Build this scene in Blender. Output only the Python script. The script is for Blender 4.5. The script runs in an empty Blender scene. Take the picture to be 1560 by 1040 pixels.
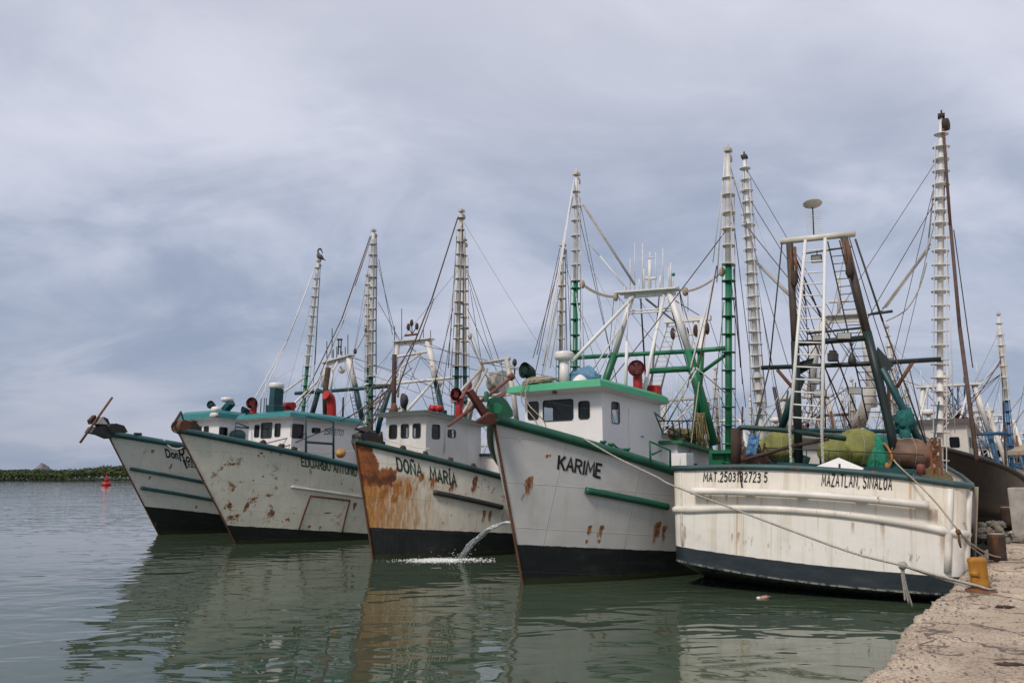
import bpy, math, random
from math import sin, cos, pi, radians, sqrt, atan2
from mathutils import Vector as V, Matrix, noise as mnoise

sc = bpy.context.scene
COL = sc.collection
rnd = random.Random(7)

# ------------------------------------------------------------------ camera
F, EYE = 1200.0, 2.6                       # focal length in photo pixels (1560 wide), eye above water
TH = math.atan(206 / 1200.0)               # camera tilted up
CT, ST = cos(TH), sin(TH)
cam = bpy.data.cameras.new('camera')
cam.sensor_width = 36.0
cam.lens = 36.0 * F / 1560.0
cam.clip_start, cam.clip_end = 0.1, 9000
camo = bpy.data.objects.new('camera', cam)
COL.objects.link(camo)
camo.location = (0, 0, EYE)
camo.rotation_euler = (pi / 2 + TH, 0, 0)
sc.camera = camo

# ------------------------------------------------------------------ sky
SUN = V((-0.50, -0.62, 0.78)).normalized()          # towards the sun
w = bpy.data.worlds.new('World')
sc.world = w
w.use_nodes = True
nt = w.node_tree
for n in list(nt.nodes):
    nt.nodes.remove(n)
def wn(t, **k):
    n = nt.nodes.new(t)
    for a, b in k.items():
        setattr(n, a, b)
    return n
sky = wn('ShaderNodeTexSky', sky_type='NISHITA', sun_disc=False)
sky.sun_elevation = math.asin(SUN.z)
sky.sun_rotation = atan2(SUN.x, SUN.y) % (2 * pi)
sky.air_density, sky.dust_density = 1.0, 1.5
tc = wn('ShaderNodeTexCoord')
sep = wn('ShaderNodeSeparateXYZ')
nt.links.new(tc.outputs['Generated'], sep.inputs[0])
def wmath(op, a, b=None, c=None, clamp=False):
    n = wn('ShaderNodeMath', operation=op)
    n.use_clamp = clamp
    for i, x in enumerate((a, b, c)):
        if x is None:
            continue
        if isinstance(x, (int, float)):
            n.inputs[i].default_value = x
        else:
            nt.links.new(x, n.inputs[i])
    return n.outputs[0]
zc = wmath('MAXIMUM', sep.outputs[2], 0.0)
dz = wmath('ADD', zc, 0.34)
cx = wmath('DIVIDE', sep.outputs[0], dz)
cy = wmath('DIVIDE', sep.outputs[1], dz)
cmb = wn('ShaderNodeCombineXYZ')
nt.links.new(cx, cmb.inputs[0]); nt.links.new(cy, cmb.inputs[1])
def wnoise(scale, detail, rough, off, dist=0.0, stretch=(1, 1, 1)):
    mp = wn('ShaderNodeMapping')
    mp.inputs['Location'].default_value = off
    mp.inputs['Scale'].default_value = stretch
    nt.links.new(cmb.outputs[0], mp.inputs[0])
    n = wn('ShaderNodeTexNoise')
    n.inputs['Scale'].default_value = scale
    n.inputs['Detail'].default_value = detail
    n.inputs['Roughness'].default_value = rough
    n.inputs['Distortion'].default_value = dist
    nt.links.new(mp.outputs[0], n.inputs['Vector'])
    return n.outputs['Fac']
def wramp(x, stops):
    r = wn('ShaderNodeValToRGB')
    el = r.color_ramp.elements
    while len(el) < len(stops):
        el.new(0.5)
    for e, (p, c) in zip(el, stops):
        e.position = p
        e.color = (*(x / 10 for x in c), 1)     # ramp colours stop at 1: divided here, scaled up below
    r.color_ramp.interpolation = 'B_SPLINE' if len(stops) > 2 else 'EASE'
    nt.links.new(x, r.inputs[0])
    q = wn('ShaderNodeVectorMath', operation='SCALE')
    q.inputs['Scale'].default_value = 10.0
    nt.links.new(r.outputs[0], q.inputs[0])
    return q.outputs[0]
def wmix(f, a, b):
    n = wn('ShaderNodeMix', data_type='RGBA')
    if isinstance(f, float):
        n.inputs[0].default_value = f
    else:
        nt.links.new(f, n.inputs[0])
    for s, x in ((6, a), (7, b)):
        if isinstance(x, tuple):
            n.inputs[s].default_value = (*x, 1)
        else:
            nt.links.new(x, n.inputs[s])
    return n.outputs[2]
big = wnoise(1.05, 5, 0.5, (3.1, 8.4, 0), 0.35)
mid = wnoise(2.7, 7, 0.56, (0.4, 2.2, 0), 0.5, (0.85, 1.15, 1))
comb = wmath('ADD', wmath('MULTIPLY', big, 0.55), wmath('MULTIPLY', mid, 0.45))
# cloud radiance (the Background strength below is 0.1): grey-blue bases to pale tops
cloud = wramp(comb, [(0.38, (2.65, 3.15, 4.35)), (0.46, (3.6, 4.1, 5.25)), (0.53, (5.1, 5.45, 6.6)), (0.62, (6.35, 6.5, 7.5))])
# towards the horizon the cloud layers merge into an even veil
veil = wramp(zc, [(0.0, (1, 1, 1)), (0.34, (0, 0, 0))])
vcol = wramp(comb, [(0.42, (2.65, 3.2, 4.35)), (0.60, (3.75, 4.0, 4.95))])
c2 = wmix(wmath('MULTIPLY', veil, 0.8), cloud, vcol)
# higher up (behind the photograph's top edge too) the deck is thinner and brighter
high = wramp(zc, [(0.22, (0, 0, 0)), (0.62, (1, 1, 1))])
c3 = wmix(wmath('MULTIPLY', high, 0.62), c2, (7.3, 7.25, 8.0))
thin = wmath('MULTIPLY', wnoise(0.9, 4, 0.5, (7, 1, 0)), 0.16)
bgc = wmix(thin, c3, sky.outputs[0])
bg = wn('ShaderNodeBackground')
bg.inputs['Strength'].default_value = 0.112
nt.links.new(bgc, bg.inputs['Color'])
wo = wn('ShaderNodeOutputWorld')
nt.links.new(bg.outputs[0], wo.inputs[0])

# ------------------------------------------------------------------ sun behind thin cloud
sl = bpy.data.lights.new('sun', 'SUN')
sl.energy = 2.35
sl.angle = radians(10)
sl.color = (1.0, 0.91, 0.80)
so = bpy.data.objects.new('sun', sl)
COL.objects.link(so)
so.rotation_euler = SUN.to_track_quat('Z', 'Y').to_euler()
so.location = (-20, -20, 40)

sc.view_settings.view_transform = 'Standard'
sc.view_settings.look = 'None'
sc.view_settings.exposure = 0.0
sc.view_settings.gamma = 1.0
sc.cycles.max_bounces = 8
sc.cycles.transparent_max_bounces = 12
sc.cycles.caustics_reflective = True
sc.cycles.blur_glossy = 1.0
sc.cycles.caustics_refractive = False

# ------------------------------------------------------------------ material helpers
MATS = {}
class G:
    """small wrapper round a node tree"""
    def __init__(s, name):
        s.m = bpy.data.materials.new(name)
        s.m.use_nodes = True
        s.t = s.m.node_tree
        s.bsdf = s.t.nodes['Principled BSDF']
        s.tc = s.t.nodes.new('ShaderNodeTexCoord')
    def node(s, t, **k):
        n = s.t.nodes.new(t)
        for a, b in k.items():
            setattr(n, a, b)
        return n
    def put(s, sock, x):
        if isinstance(x, bpy.types.NodeSocket):
            s.t.links.new(x, sock)
        elif isinstance(x, tuple) and len(x) == 3 and sock.type == 'RGBA':
            sock.default_value = (*x, 1)
        else:
            sock.default_value = x
    def math(s, op, a, b=0.0, c=None, clamp=False):
        n = s.node('ShaderNodeMath', operation=op)
        n.use_clamp = clamp
        s.put(n.inputs[0], a); s.put(n.inputs[1], b)
        if c is not None:
            s.put(n.inputs[2], c)
        return n.outputs[0]
    def mix(s, f, a, b):
        n = s.node('ShaderNodeMix', data_type='RGBA')
        s.put(n.inputs[0], f); s.put(n.inputs[6], a); s.put(n.inputs[7], b)
        return n.outputs[2]
    def noise(s, scale=1.0, detail=4, rough=0.55, stretch=(1, 1, 1), off=(0, 0, 0), dist=0.0):
        mp = s.node('ShaderNodeMapping')
        mp.inputs['Scale'].default_value = stretch
        mp.inputs['Location'].default_value = off
        s.t.links.new(s.tc.outputs['Object'], mp.inputs[0])
        n = s.node('ShaderNodeTexNoise')
        n.inputs['Scale'].default_value = scale
        n.inputs['Detail'].default_value = detail
        n.inputs['Roughness'].default_value = rough
        n.inputs['Distortion'].default_value = dist
        s.t.links.new(mp.outputs[0], n.inputs['Vector'])
        return n.outputs['Fac']
    def step(s, x, lo, hi):
        n = s.node('ShaderNodeMapRange')
        n.interpolation_type = 'SMOOTHSTEP'
        s.put(n.inputs[0], x)
        n.inputs[1].default_value, n.inputs[2].default_value = lo, hi
        return n.outputs[0]
    def xyz(s):
        n = s.node('ShaderNodeSeparateXYZ')
        s.t.links.new(s.tc.outputs['Object'], n.inputs[0])
        return n.outputs
    def bump(s, h, dist=0.01, strength=1.0):
        n = s.node('ShaderNodeBump')
        n.inputs['Distance'].default_value = dist
        n.inputs['Strength'].default_value = strength
        s.put(n.inputs['Height'], h)
        s.t.links.new(n.outputs[0], s.bsdf.inputs['Normal'])
    def out(s, col, rough=0.5, metal=0.0):
        s.put(s.bsdf.inputs['Base Color'], col)
        s.put(s.bsdf.inputs['Roughness'], rough)
        s.bsdf.inputs['Metallic'].default_value = metal
        return s.m

RUST1, RUST2 = (0.13, 0.042, 0.015), (0.38, 0.145, 0.032)
def paint(name, col, rough=0.5, rust=0.25, dirt=0.35, sc_=4.0, streak=True, bumpy=0.004):
    """weathered paint: dirt, chips and rust runs. rust 0..1"""
    g = G(name)
    d = g.noise(1.3, 6, 0.6)
    dark = tuple(c * (1 - dirt) for c in col)
    c = g.mix(g.step(d, 0.35, 0.7), dark, col)
    fine = g.noise(22, 4, 0.6)
    c = g.mix(g.math('MULTIPLY', g.step(fine, 0.5, 0.75), 0.25), c, tuple(x * 0.6 for x in col))
    if rust > 0:
        a = g.noise(sc_, 8, 0.68, off=(3, 1, 7))
        m1 = g.step(a, 0.72 - 0.22 * rust, 0.78 - 0.2 * rust)
        m = m1
        if streak:
            b = g.noise(5.0, 5, 0.6, stretch=(1, 1, 0.09), off=(1, 5, 2))
            lo = g.noise(0.8, 3, 0.5, off=(9, 2, 4))
            m2 = g.math('MULTIPLY', g.step(b, 0.64 - 0.14 * rust, 0.8 - 0.1 * rust), g.step(lo, 0.4, 0.65))
            m = g.math('MAXIMUM', m1, g.math('MULTIPLY', m2, 0.8))
        rc = g.mix(g.noise(9, 5, 0.6), RUST1, RUST2)
        c = g.mix(m, c, rc)
        g.bump(g.math('ADD', fine, g.math('MULTIPLY', m, 0.6)), bumpy, 0.6)
        r = g.math('ADD', g.math('MULTIPLY', m, 0.35), rough, clamp=True)
    else:
        g.bump(fine, bumpy * 0.5, 0.5)
        r = rough
    return g.out(c, r)

def hullpaint(name, col, zb0, zb1, kind='plain', rust=0.3, boot=(0.012, 0.014, 0.016), x_bow=None, seed=0, grime=(0.42, 0.38, 0.29), runs=()):
    """white hull over a dark boot top; zb0 + zb1*x is the paint line"""
    g = G(name)
    X, Y, Z = g.xyz()
    low = g.noise(0.55, 5, 0.6, off=(seed, 0, 0))
    c = g.mix(g.math('MULTIPLY', g.step(low, 0.35, 0.75), 0.35), col, grime)
    st = g.noise(4.0, 6, 0.6, stretch=(1, 1, 0.06), off=(seed, 3, 1))
    c = g.mix(g.math('MULTIPLY', g.step(st, 0.5, 0.78), 0.35), c, grime)
    scuff = g.noise(2.4, 8, 0.7, stretch=(0.35, 0.35, 1.6), off=(2, seed, 1))
    c = g.mix(g.math('MULTIPLY', g.step(scuff, 0.6, 0.72), 0.3), c, tuple(x * .5 for x in col))
    # plate seams, faintly raised and dirty
    def seam(axis, pitch, off):
        q = g.math('FRACT', g.math('ADD', g.math('MULTIPLY', axis, 1 / pitch), off))
        return g.step(g.math('ABSOLUTE', g.math('SUBTRACT', q, 0.5)), 0.009 / pitch * 1.6, 0.002 / pitch)
    sm_ = g.math('MAXIMUM', seam(X, 1.85, seed * .37), seam(g.math('SUBTRACT', Z, g.math('MULTIPLY', X, -0.09)), 1.05, seed * .21))
    c = g.mix(g.math('MULTIPLY', sm_, 0.28), c, tuple(x * .4 for x in col))
    # rust: chips, and runs below them
    a = g.noise(2.3, 9, 0.72, off=(seed + 5, 1, 7))
    lo = g.noise(0.45, 3, 0.5, off=(seed + 9, 2, 4))
    gate = g.step(lo, 0.38, 0.66)
    t0 = 0.715 - 0.17 * rust
    m1 = g.math('MULTIPLY', g.step(a, t0, t0 + 0.035), g.math('ADD', g.math('MULTIPLY', gate, 0.8), 0.2))
    b = g.noise(3.2, 6, 0.62, stretch=(2.6, 2.6, 0.12), off=(seed + 1, 5, 2))
    bb = g.noise(1.1, 4, 0.6, off=(seed + 2, 7, 1))
    m2 = g.math('MULTIPLY', g.step(b, 0.68 - 0.12 * rust, 0.84 - 0.12 * rust), g.step(bb, 0.46, 0.68))
    pk = g.noise(7.5, 7, 0.7, stretch=(1, 1, 0.55), off=(seed + 3, 2, 2))
    m3 = g.math('MULTIPLY', g.step(pk, 0.70 - 0.10 * rust, 0.725 - 0.10 * rust), g.step(bb, 0.44, 0.62))
    m = g.math('MAXIMUM', g.math('MAXIMUM', m1, m3), g.math('MULTIPLY', m2, 0.75))
    rc = g.mix(g.step(g.noise(7, 6, 0.65), 0.35, 0.65), RUST1, RUST2)
    if kind == 'bow':      # bare rusty plate behind the stem, with runs below it down to the paint line
        (sx, sz), (bx, bz1), (_, bz0) = x_bow
        sx1 = sx + 0.02
        n1 = g.math('SUBTRACT', g.noise(3.2, 6, 0.65, off=(4, 4, seed)), 0.5)
        n2 = g.math('SUBTRACT', g.noise(2.6, 6, 0.6, stretch=(2.6, 2.6, 0.4), off=(1, 4, seed)), 0.5)
        rake = g.math('MULTIPLY', Z, -0.26)                      # the stem leans forward
        ax = g.math('SUBTRACT', X, rake)
        strip = g.step(g.math('ADD', ax, g.math('MULTIPLY', n1, 0.5)), sx1 + 0.26 * sz + 0.05, sx1 + 0.26 * sz)
        block = g.step(g.math('ADD', X, g.math('MULTIPLY', n1, 0.7)), bx + .04, bx - .04)
        zt = g.math('ADD', Z, g.math('MULTIPLY', n2, 0.55))
        upper = g.step(zt, bz1 + .04, bz1 - .04)
        lower = g.step(zt, bz0 - .04, bz0 + .04)
        top = g.math('MULTIPLY', lower, g.math('MAXIMUM', strip, g.math('MULTIPLY', block, upper)))
        hole = g.step(g.noise(1.9, 5, 0.6, off=(7, 7, 2)), 0.66, 0.70)
        top = g.math('MULTIPLY', top, g.math('SUBTRACT', 1.0, g.math('MULTIPLY', hole, 0.7)))
        below = g.step(Z, bz0 + .5, bz0 + .1)
        run = g.noise(3.4, 8, 0.7, stretch=(3.4, 3.4, 0.13), off=(2, 2, 8))
        reach = g.step(g.math('ADD', X, g.math('MULTIPLY', n2, 2.0)), bx + 2.3, bx - 0.9)
        dense = g.math('SUBTRACT', 0.60, g.math('MULTIPLY', reach, 0.23))
        runm = g.math('MULTIPLY', g.math('MULTIPLY', g.step(g.math('SUBTRACT', run, dense), -0.02, 0.10), reach), below)
        wash = g.math('MULTIPLY', g.math('MULTIPLY', reach, below), g.step(g.noise(1.5, 6, 0.65, stretch=(2.2, 2.2, 0.25), off=(5, 1, 1)), 0.28, 0.56))
        c = g.mix(g.math('MULTIPLY', wash, 0.85), c, (0.52, 0.29, 0.075))
        m = g.math('MAXIMUM', m, g.math('MULTIPLY', runm, 0.88))
        m = g.math('MAXIMUM', m, g.math('MULTIPLY', top, 0.98))
        fl = g.step(g.noise(3.4, 8, 0.72, off=(1, 1, 1)), 0.36, 0.62)
        solid = g.mix(fl, (0.17, 0.045, 0.014), (0.36, 0.105, 0.02))
        dark = g.math('MULTIPLY', g.step(g.math('ABSOLUTE', g.math('SUBTRACT', zt, bz0 + .24)), .16, .03), 0.75)
        solid = g.mix(dark, solid, (0.055, 0.022, 0.014))
        streak = g.mix(g.step(g.noise(5, 6, 0.7, stretch=(2, 2, .2)), .35, .65), (0.26, 0.075, 0.016), (0.52, 0.22, 0.035))
        rc = g.mix(top, g.mix(reach, rc, streak), solid)
    rj = g.noise(5, 5, 0.65, stretch=(2.2, 2.2, 0.5))
    rn = g.noise(6, 5, 0.65, stretch=(3.6, 3.6, 0.2), off=(seed, 1, 5))
    for (rx, rz, rw, rl) in runs:       # rust weeping from one fitting or crack: x, top, half width, length
        dx = g.math('ABSOLUTE', g.math('SUBTRACT', g.math('ADD', X, g.math('MULTIPLY', g.math('SUBTRACT', rj, 0.5), rw * 2.2)), rx))
        dzz = g.math('SUBTRACT', rz, g.math('ADD', Z, g.math('MULTIPLY', g.math('SUBTRACT', rj, 0.5), rl * 0.5)))
        f = g.math('MULTIPLY', g.step(dx, rw, rw * 0.3), g.math('MULTIPLY', g.step(dzz, -0.03, 0.02), g.step(dzz, rl, rl * 0.15)))
        m = g.math('MAXIMUM', m, g.math('MULTIPLY', g.step(f, 0.05, 0.7), g.step(g.math('ADD', rn, g.math('MULTIPLY', f, 0.22)), 0.44, 0.70)))
    c = g.mix(m, c, rc)
    # boot top
    line = g.math('SUBTRACT', Z, g.math('MULTIPLY', X, zb1))
    line = g.math('ADD', line, g.math('MULTIPLY', g.math('SUBTRACT', g.noise(3, 6, 0.7), 0.5), 0.07))
    bm = g.step(line, zb0 + 0.012, zb0 - 0.012)
    scum = g.noise(2.0, 8, 0.7, stretch=(0.6, 0.6, 2.0), off=(seed, 1, 1))
    bc = g.mix(g.math('MULTIPLY', g.step(scum, 0.5, 0.75), 0.6), boot, (0.05, 0.05, 0.042))
    chip = g.noise(1.2, 9, 0.75, stretch=(0.5, 0.5, 1.4), off=(3, seed, 3))
    bc = g.mix(g.math('MULTIPLY', g.step(chip, 0.68, 0.71), 0.6), bc, (0.25, 0.25, 0.22))
    weed = g.step(g.math('ADD', Z, g.math('MULTIPLY', g.noise(6, 6, 0.7), -0.34)), 0.02, -0.06)
    bc = g.mix(g.math('MULTIPLY', weed, 0.8), bc, (0.035, 0.04, 0.015))
    c = g.mix(bm, c, bc)
    dents = g.noise(0.9, 3, 0.5, off=(seed, 8, 8))
    fine = g.noise(14, 4, 0.6)
    h = g.math('ADD', g.math('MULTIPLY', dents, 1.0), g.math('MULTIPLY', fine, 0.05))
    h = g.math('ADD', h, g.math('MULTIPLY', m, 0.04))
    h = g.math('ADD', h, g.math('MULTIPLY', sm_, 0.12))
    g.bump(h, 0.045, 0.8)
    r = g.math('ADD', 0.38, g.math('MULTIPLY', m, 0.45), clamp=True)
    return g.out(c, r)

def simple(name, col, rough=0.5, var=0.3, sc_=6, metal=0.0, bump=0.0):
    g = G(name)
    n = g.noise(sc_, 5, 0.6)
    c = g.mix(g.step(n, 0.3, 0.7), tuple(x * (1 - var) for x in col), col)
    if bump:
        g.bump(n, bump, 0.8)
    return g.out(c, rough, metal)

def ropemat(name, c1, c2):
    g = G(name)
    n = g.noise(30, 4, 0.6)
    m = g.noise(2, 3, 0.6)
    c = g.mix(g.step(n, 0.35, 0.65), c1, c2)
    c = g.mix(g.math('MULTIPLY', g.step(m, 0.45, 0.7), 0.35), c, tuple(x * 0.5 for x in c1))
    g.bump(n, 0.008, 1)
    return g.out(c, 0.9)

M = {}
M['white'] = paint('white_paint', (0.74, 0.73, 0.70), 0.45, 0.10, 0.10)
M['house'] = paint('house_paint', (0.80, 0.79, 0.77), 0.45, 0.04, 0.06, 2.0)
M['house_worn'] = paint('house_worn', (0.72, 0.70, 0.66), 0.5, 0.34, 0.14, 2.6)
M['whitemast'] = paint('white_mast', (0.74, 0.71, 0.66), 0.5, 0.42, 0.25, 3.0)
M['rustmast'] = paint('rusty_white_mast', (0.62, 0.58, 0.50), 0.6, 0.62, 0.35, 3.0)
M['green'] = paint('green_paint', (0.014, 0.17, 0.075), 0.4, 0.05, 0.3)
M['greenroof'] = paint('green_roof', (0.045, 0.34, 0.17), 0.5, 0.0, 0.15)
M['greenrail'] = paint('green_rail', (0.012, 0.105, 0.062), 0.4, 0.06, 0.35)
M['teal'] = paint('teal_roof', (0.018, 0.20, 0.205), 0.45, 0.06, 0.2)
M['tealdark'] = paint('dark_teal', (0.012, 0.075, 0.082), 0.45, 0.12, 0.4)
M['railteal'] = paint('rail_teal', (0.018, 0.085, 0.088), 0.42, 0.16, 0.4)
M['railrust'] = paint('rail_worn', (0.03, 0.085, 0.085), 0.5, 0.5, 0.4, 2.0)
M['greendark'] = paint('dark_green', (0.013, 0.055, 0.043), 0.5, 0.3, 0.4)
M['legdark'] = paint('leg_dark', (0.007, 0.022, 0.020), 0.5, 0.2, 0.4)
M['red'] = paint('red_paint', (0.46, 0.018, 0.014), 0.4, 0.03, 0.3)
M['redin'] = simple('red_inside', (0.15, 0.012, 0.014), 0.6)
M['anchor'] = paint('red_oxide', (0.19, 0.055, 0.038), 0.65, 0.35, 0.35)
M['rust'] = paint('bare_rust', (0.17, 0.075, 0.038), 0.8, 0.8, 0.4)
M['rustdark'] = paint('dark_rust', (0.075, 0.042, 0.030), 0.8, 0.4, 0.5)
M['steel'] = simple('dark_steel', (0.035, 0.033, 0.032), 0.55, 0.4)
M['wire'] = simple('wire_rope', (0.055, 0.045, 0.042), 0.7, 0.4)
M['wirerust'] = simple('rusty_wire', (0.11, 0.060, 0.045), 0.8, 0.4)
M['wirewhite'] = simple('white_rod', (0.66, 0.66, 0.66), 0.5, 0.15)
M['gunmast'] = paint('legs_worn', (0.11, 0.085, 0.065), 0.65, 0.4, 0.6)
M['blue'] = paint('blue_paint', (0.03, 0.12, 0.24), 0.45, 0.12, 0.3)
M['yellow'] = paint('bollard_yellow', (0.58, 0.26, 0.022), 0.7, 0.62, 0.5, 13.0)
M['plastic'] = simple('white_plastic', (0.75, 0.70, 0.67), 0.35, 0.1)
M['letter'] = simple('letter_black', (0.018, 0.018, 0.02), 0.5, 0.4, 30)
M['lettergreen'] = simple('letter_green', (0.012, 0.075, 0.035), 0.5, 0.4, 30)
M['letterdark'] = paint('letter_worn', (0.016, 0.055, 0.042), 0.55, 0.5, 0.3, 3.0)
M['dark'] = simple('dark_inside', (0.02, 0.02, 0.02), 0.8)
M['curtain'] = simple('curtain_cloth', (0.42, 0.43, 0.42), 0.9, 0.3)
M['gasket'] = simple('rubber_gasket', (0.025, 0.024, 0.024), 0.6)
M['bread'] = simple('bird_feathers', (0.12, 0.10, 0.085), 0.8, 0.4, 30)
M['float'] = paint('float_yellow', (0.34, 0.36, 0.085), 0.7, 0.15, 0.6, 5.0)
M['floatbrown'] = paint('float_brown', (0.20, 0.105, 0.065), 0.6, 0.2, 0.5)
M['rope'] = ropemat('rope_tan', (0.30, 0.24, 0.17), (0.44, 0.38, 0.29))
M['ropegrey'] = ropemat('rope_grey', (0.25, 0.23, 0.20), (0.43, 0.40, 0.35))
M['ropewhite'] = ropemat('rope_white', (0.55, 0.53, 0.48), (0.70, 0.68, 0.62))
M['netblue'] = ropemat('net_blue', (0.06, 0.15, 0.24), (0.16, 0.30, 0.42))
M['netteal'] = ropemat('net_teal', (0.008, 0.07, 0.07), (0.02, 0.17, 0.16))
M['netgreen'] = ropemat('net_green', (0.008, 0.14, 0.08), (0.02, 0.26, 0.16))
M['netbrown'] = ropemat('net_brown', (0.13, 0.10, 0.05), (0.27, 0.22, 0.11))
M['bluetape'] = ropemat('cloth_blue', (0.05, 0.15, 0.32), (0.14, 0.30, 0.50))
M['deck'] = simple('deck_paint', (0.14, 0.10, 0.075), 0.8, 0.4, 3)
M['lamp'] = simple('lamp_glass', (0.36, 0.37, 0.34), 0.2, 0.15)

g = G('window_glass')                       # tinted pane: mostly see-through, mirror at the surface
tr = g.node('ShaderNodeBsdfTransparent'); tr.inputs[0].default_value = (0.42, 0.45, 0.45, 1)
gl = g.node('ShaderNodeBsdfGlossy'); gl.inputs['Roughness'].default_value = 0.03
gl.inputs['Color'].default_value = (0.9, 0.9, 0.9, 1)
fr = g.node('ShaderNodeFresnel'); fr.inputs[0].default_value = 1.45
ms = g.node('ShaderNodeMixShader')
g.t.links.new(fr.outputs[0], ms.inputs[0]); g.t.links.new(tr.outputs[0], ms.inputs[1]); g.t.links.new(gl.outputs[0], ms.inputs[2])
g.t.links.new(ms.outputs[0], g.t.nodes['Material Output'].inputs[0])
M['glass'] = g.m

# ------------------------------------------------------------------ mesh helpers
class MB:
    def __init__(s):
        s.v, s.f, s.sm = [], [], []
    def add(s, vs, fs, smooth=False):
        o = len(s.v)
        s.v += [V(p) for p in vs]
        s.f += [tuple(i + o for i in q) for q in fs]
        s.sm += [smooth] * len(fs)
        return s
    def box(s, c, d, R=None):
        c = V(c); hx, hy, hz = d[0] / 2, d[1] / 2, d[2] / 2
        vs = [V((x, y, z)) for x in (-hx, hx) for y in (-hy, hy) for z in (-hz, hz)]
        if R is not None:
            vs = [R @ p for p in vs]
        return s.add([p + c for p in vs], [(0, 1, 3, 2), (4, 6, 7, 5), (0, 4, 5, 1), (2, 3, 7, 6), (0, 2, 6, 4), (1, 5, 7, 3)])
    def tube(s, path, r, n=8, cap=True, flat=None):
        P = [V(p) for p in path]
        m = len(P)
        R = list(r) if isinstance(r, (list, tuple)) else [r] * m
        vs, fs = [], []
        up = None
        for i, p in enumerate(P):
            d = (P[min(i + 1, m - 1)] - P[max(i - 1, 0)])
            if d.length < 1e-9:
                d = V((0, 0, 1))
            d.normalize()
            if up is None:
                up = V((0, 0, 1)) if abs(d.z) < 0.9 else V((1, 0, 0))
            a = up - d * up.dot(d)
            if a.length < 1e-6:
                a = d.orthogonal()
            a.normalize()
            up = a
            b = d.cross(a)
            for k in range(n):
                t = 2 * pi * k / n
                q = a * cos(t) * (flat or 1.0) + b * sin(t)
                vs.append(p + q * R[i])
        for i in range(m - 1):
            for k in range(n):
                k2 = (k + 1) % n
                fs.append((i * n + k, i * n + k2, (i + 1) * n + k2, (i + 1) * n + k))
        s.add(vs, fs, n > 4)
        if cap:
            o = len(s.v) - len(vs)
            s.f.append(tuple(o + k for k in reversed(range(n)))); s.sm.append(False)
            s.f.append(tuple(o + (m - 1) * n + k for k in range(n))); s.sm.append(False)
        return s
    def bar(s, a, b, wx, wy):
        a, b = V(a), V(b)
        d = (b - a).normalized()
        up = V((0, 0, 1)) if abs(d.z) < 0.9 else V((0, 1, 0))
        x = d.cross(up).normalized(); y = x.cross(d)
        vs = [p + x * i * wx / 2 + y * j * wy / 2 for p in (a, b) for i, j in ((-1, -1), (1, -1), (1, 1), (-1, 1))]
        return s.add(vs, [(3, 2, 1, 0), (4, 5, 6, 7), (0, 1, 5, 4), (1, 2, 6, 5), (2, 3, 7, 6), (3, 0, 4, 7)])
    def plate(s, poly, th):
        """flat polygon given thickness along its normal"""
        P = [V(p) for p in poly]
        n = V((0, 0, 0))
        for i in range(1, len(P) - 1):
            n += (P[i] - P[0]).cross(P[i + 1] - P[0])
        n.normalize()
        k = len(P)
        vs = [p + n * th / 2 for p in P] + [p - n * th / 2 for p in P]
        fs = [tuple(range(k)), tuple(range(2 * k - 1, k - 1, -1))]
        fs += [(i, k + i, k + (i + 1) % k, (i + 1) % k) for i in range(k)]
        return s.add(vs, fs)
    def lathe(s, prof, c=(0, 0, 0), n=20, axis=None):
        """prof: (radius, height) pairs round axis (default z) from c"""
        c = V(c)
        q = V((0, 0, 1)).rotation_difference(V(axis).normalized()).to_matrix() if axis is not None else Matrix.Identity(3)
        vs, fs = [], []
        m = len(prof)
        for r, h in prof:
            for k in range(n):
                t = 2 * pi * k / n
                vs.append(c + q @ V((r * cos(t), r * sin(t), h)))
        for i in range(m - 1):
            for k in range(n):
                k2 = (k + 1) % n
                fs.append((i * n + k, i * n + k2, (i + 1) * n + k2, (i + 1) * n + k))
        s.add(vs, fs, True)
        o = len(s.v) - len(vs)
        s.f.append(tuple(o + k for k in reversed(range(n)))); s.sm.append(False)
        s.f.append(tuple(o + (m - 1) * n + k for k in range(n))); s.sm.append(False)
        return s
    def blob(s, c, rad, amp=0.15, freq=2.0, n=20, m=12, seed=0, flatz=None):
        c = V(c); vs, fs = [], []
        for i in range(m + 1):
            ph = pi * i / m
            for k in range(n):
                t = 2 * pi * k / n
                d = V((sin(ph) * cos(t), sin(ph) * sin(t), cos(ph)))
                q = 1 + amp * mnoise.fractal(d * freq + V((seed, seed * 1.7, 3)), 1.0, 2.0, 4)
                p = V((d.x * rad[0], d.y * rad[1], d.z * rad[2])) * q
                if flatz is not None and p.z < flatz:
                    p.z = flatz
                vs.append(c + p)
        for i in range(m):
            for k in range(n):
                k2 = (k + 1) % n
                fs.append((i * n + k, (i + 1) * n + k, (i + 1) * n + k2, i * n + k2))
        return s.add(vs, fs, True)
    def grid(s, f, nu, nv, smooth=True):
        vs = [f(i / nu, j / nv) for i in range(nu + 1) for j in range(nv + 1)]
        fs = [(i * (nv + 1) + j, (i + 1) * (nv + 1) + j, (i + 1) * (nv + 1) + j + 1, i * (nv + 1) + j + 1) for i in range(nu) for j in range(nv)]
        return s.add(vs, fs, smooth)
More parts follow.
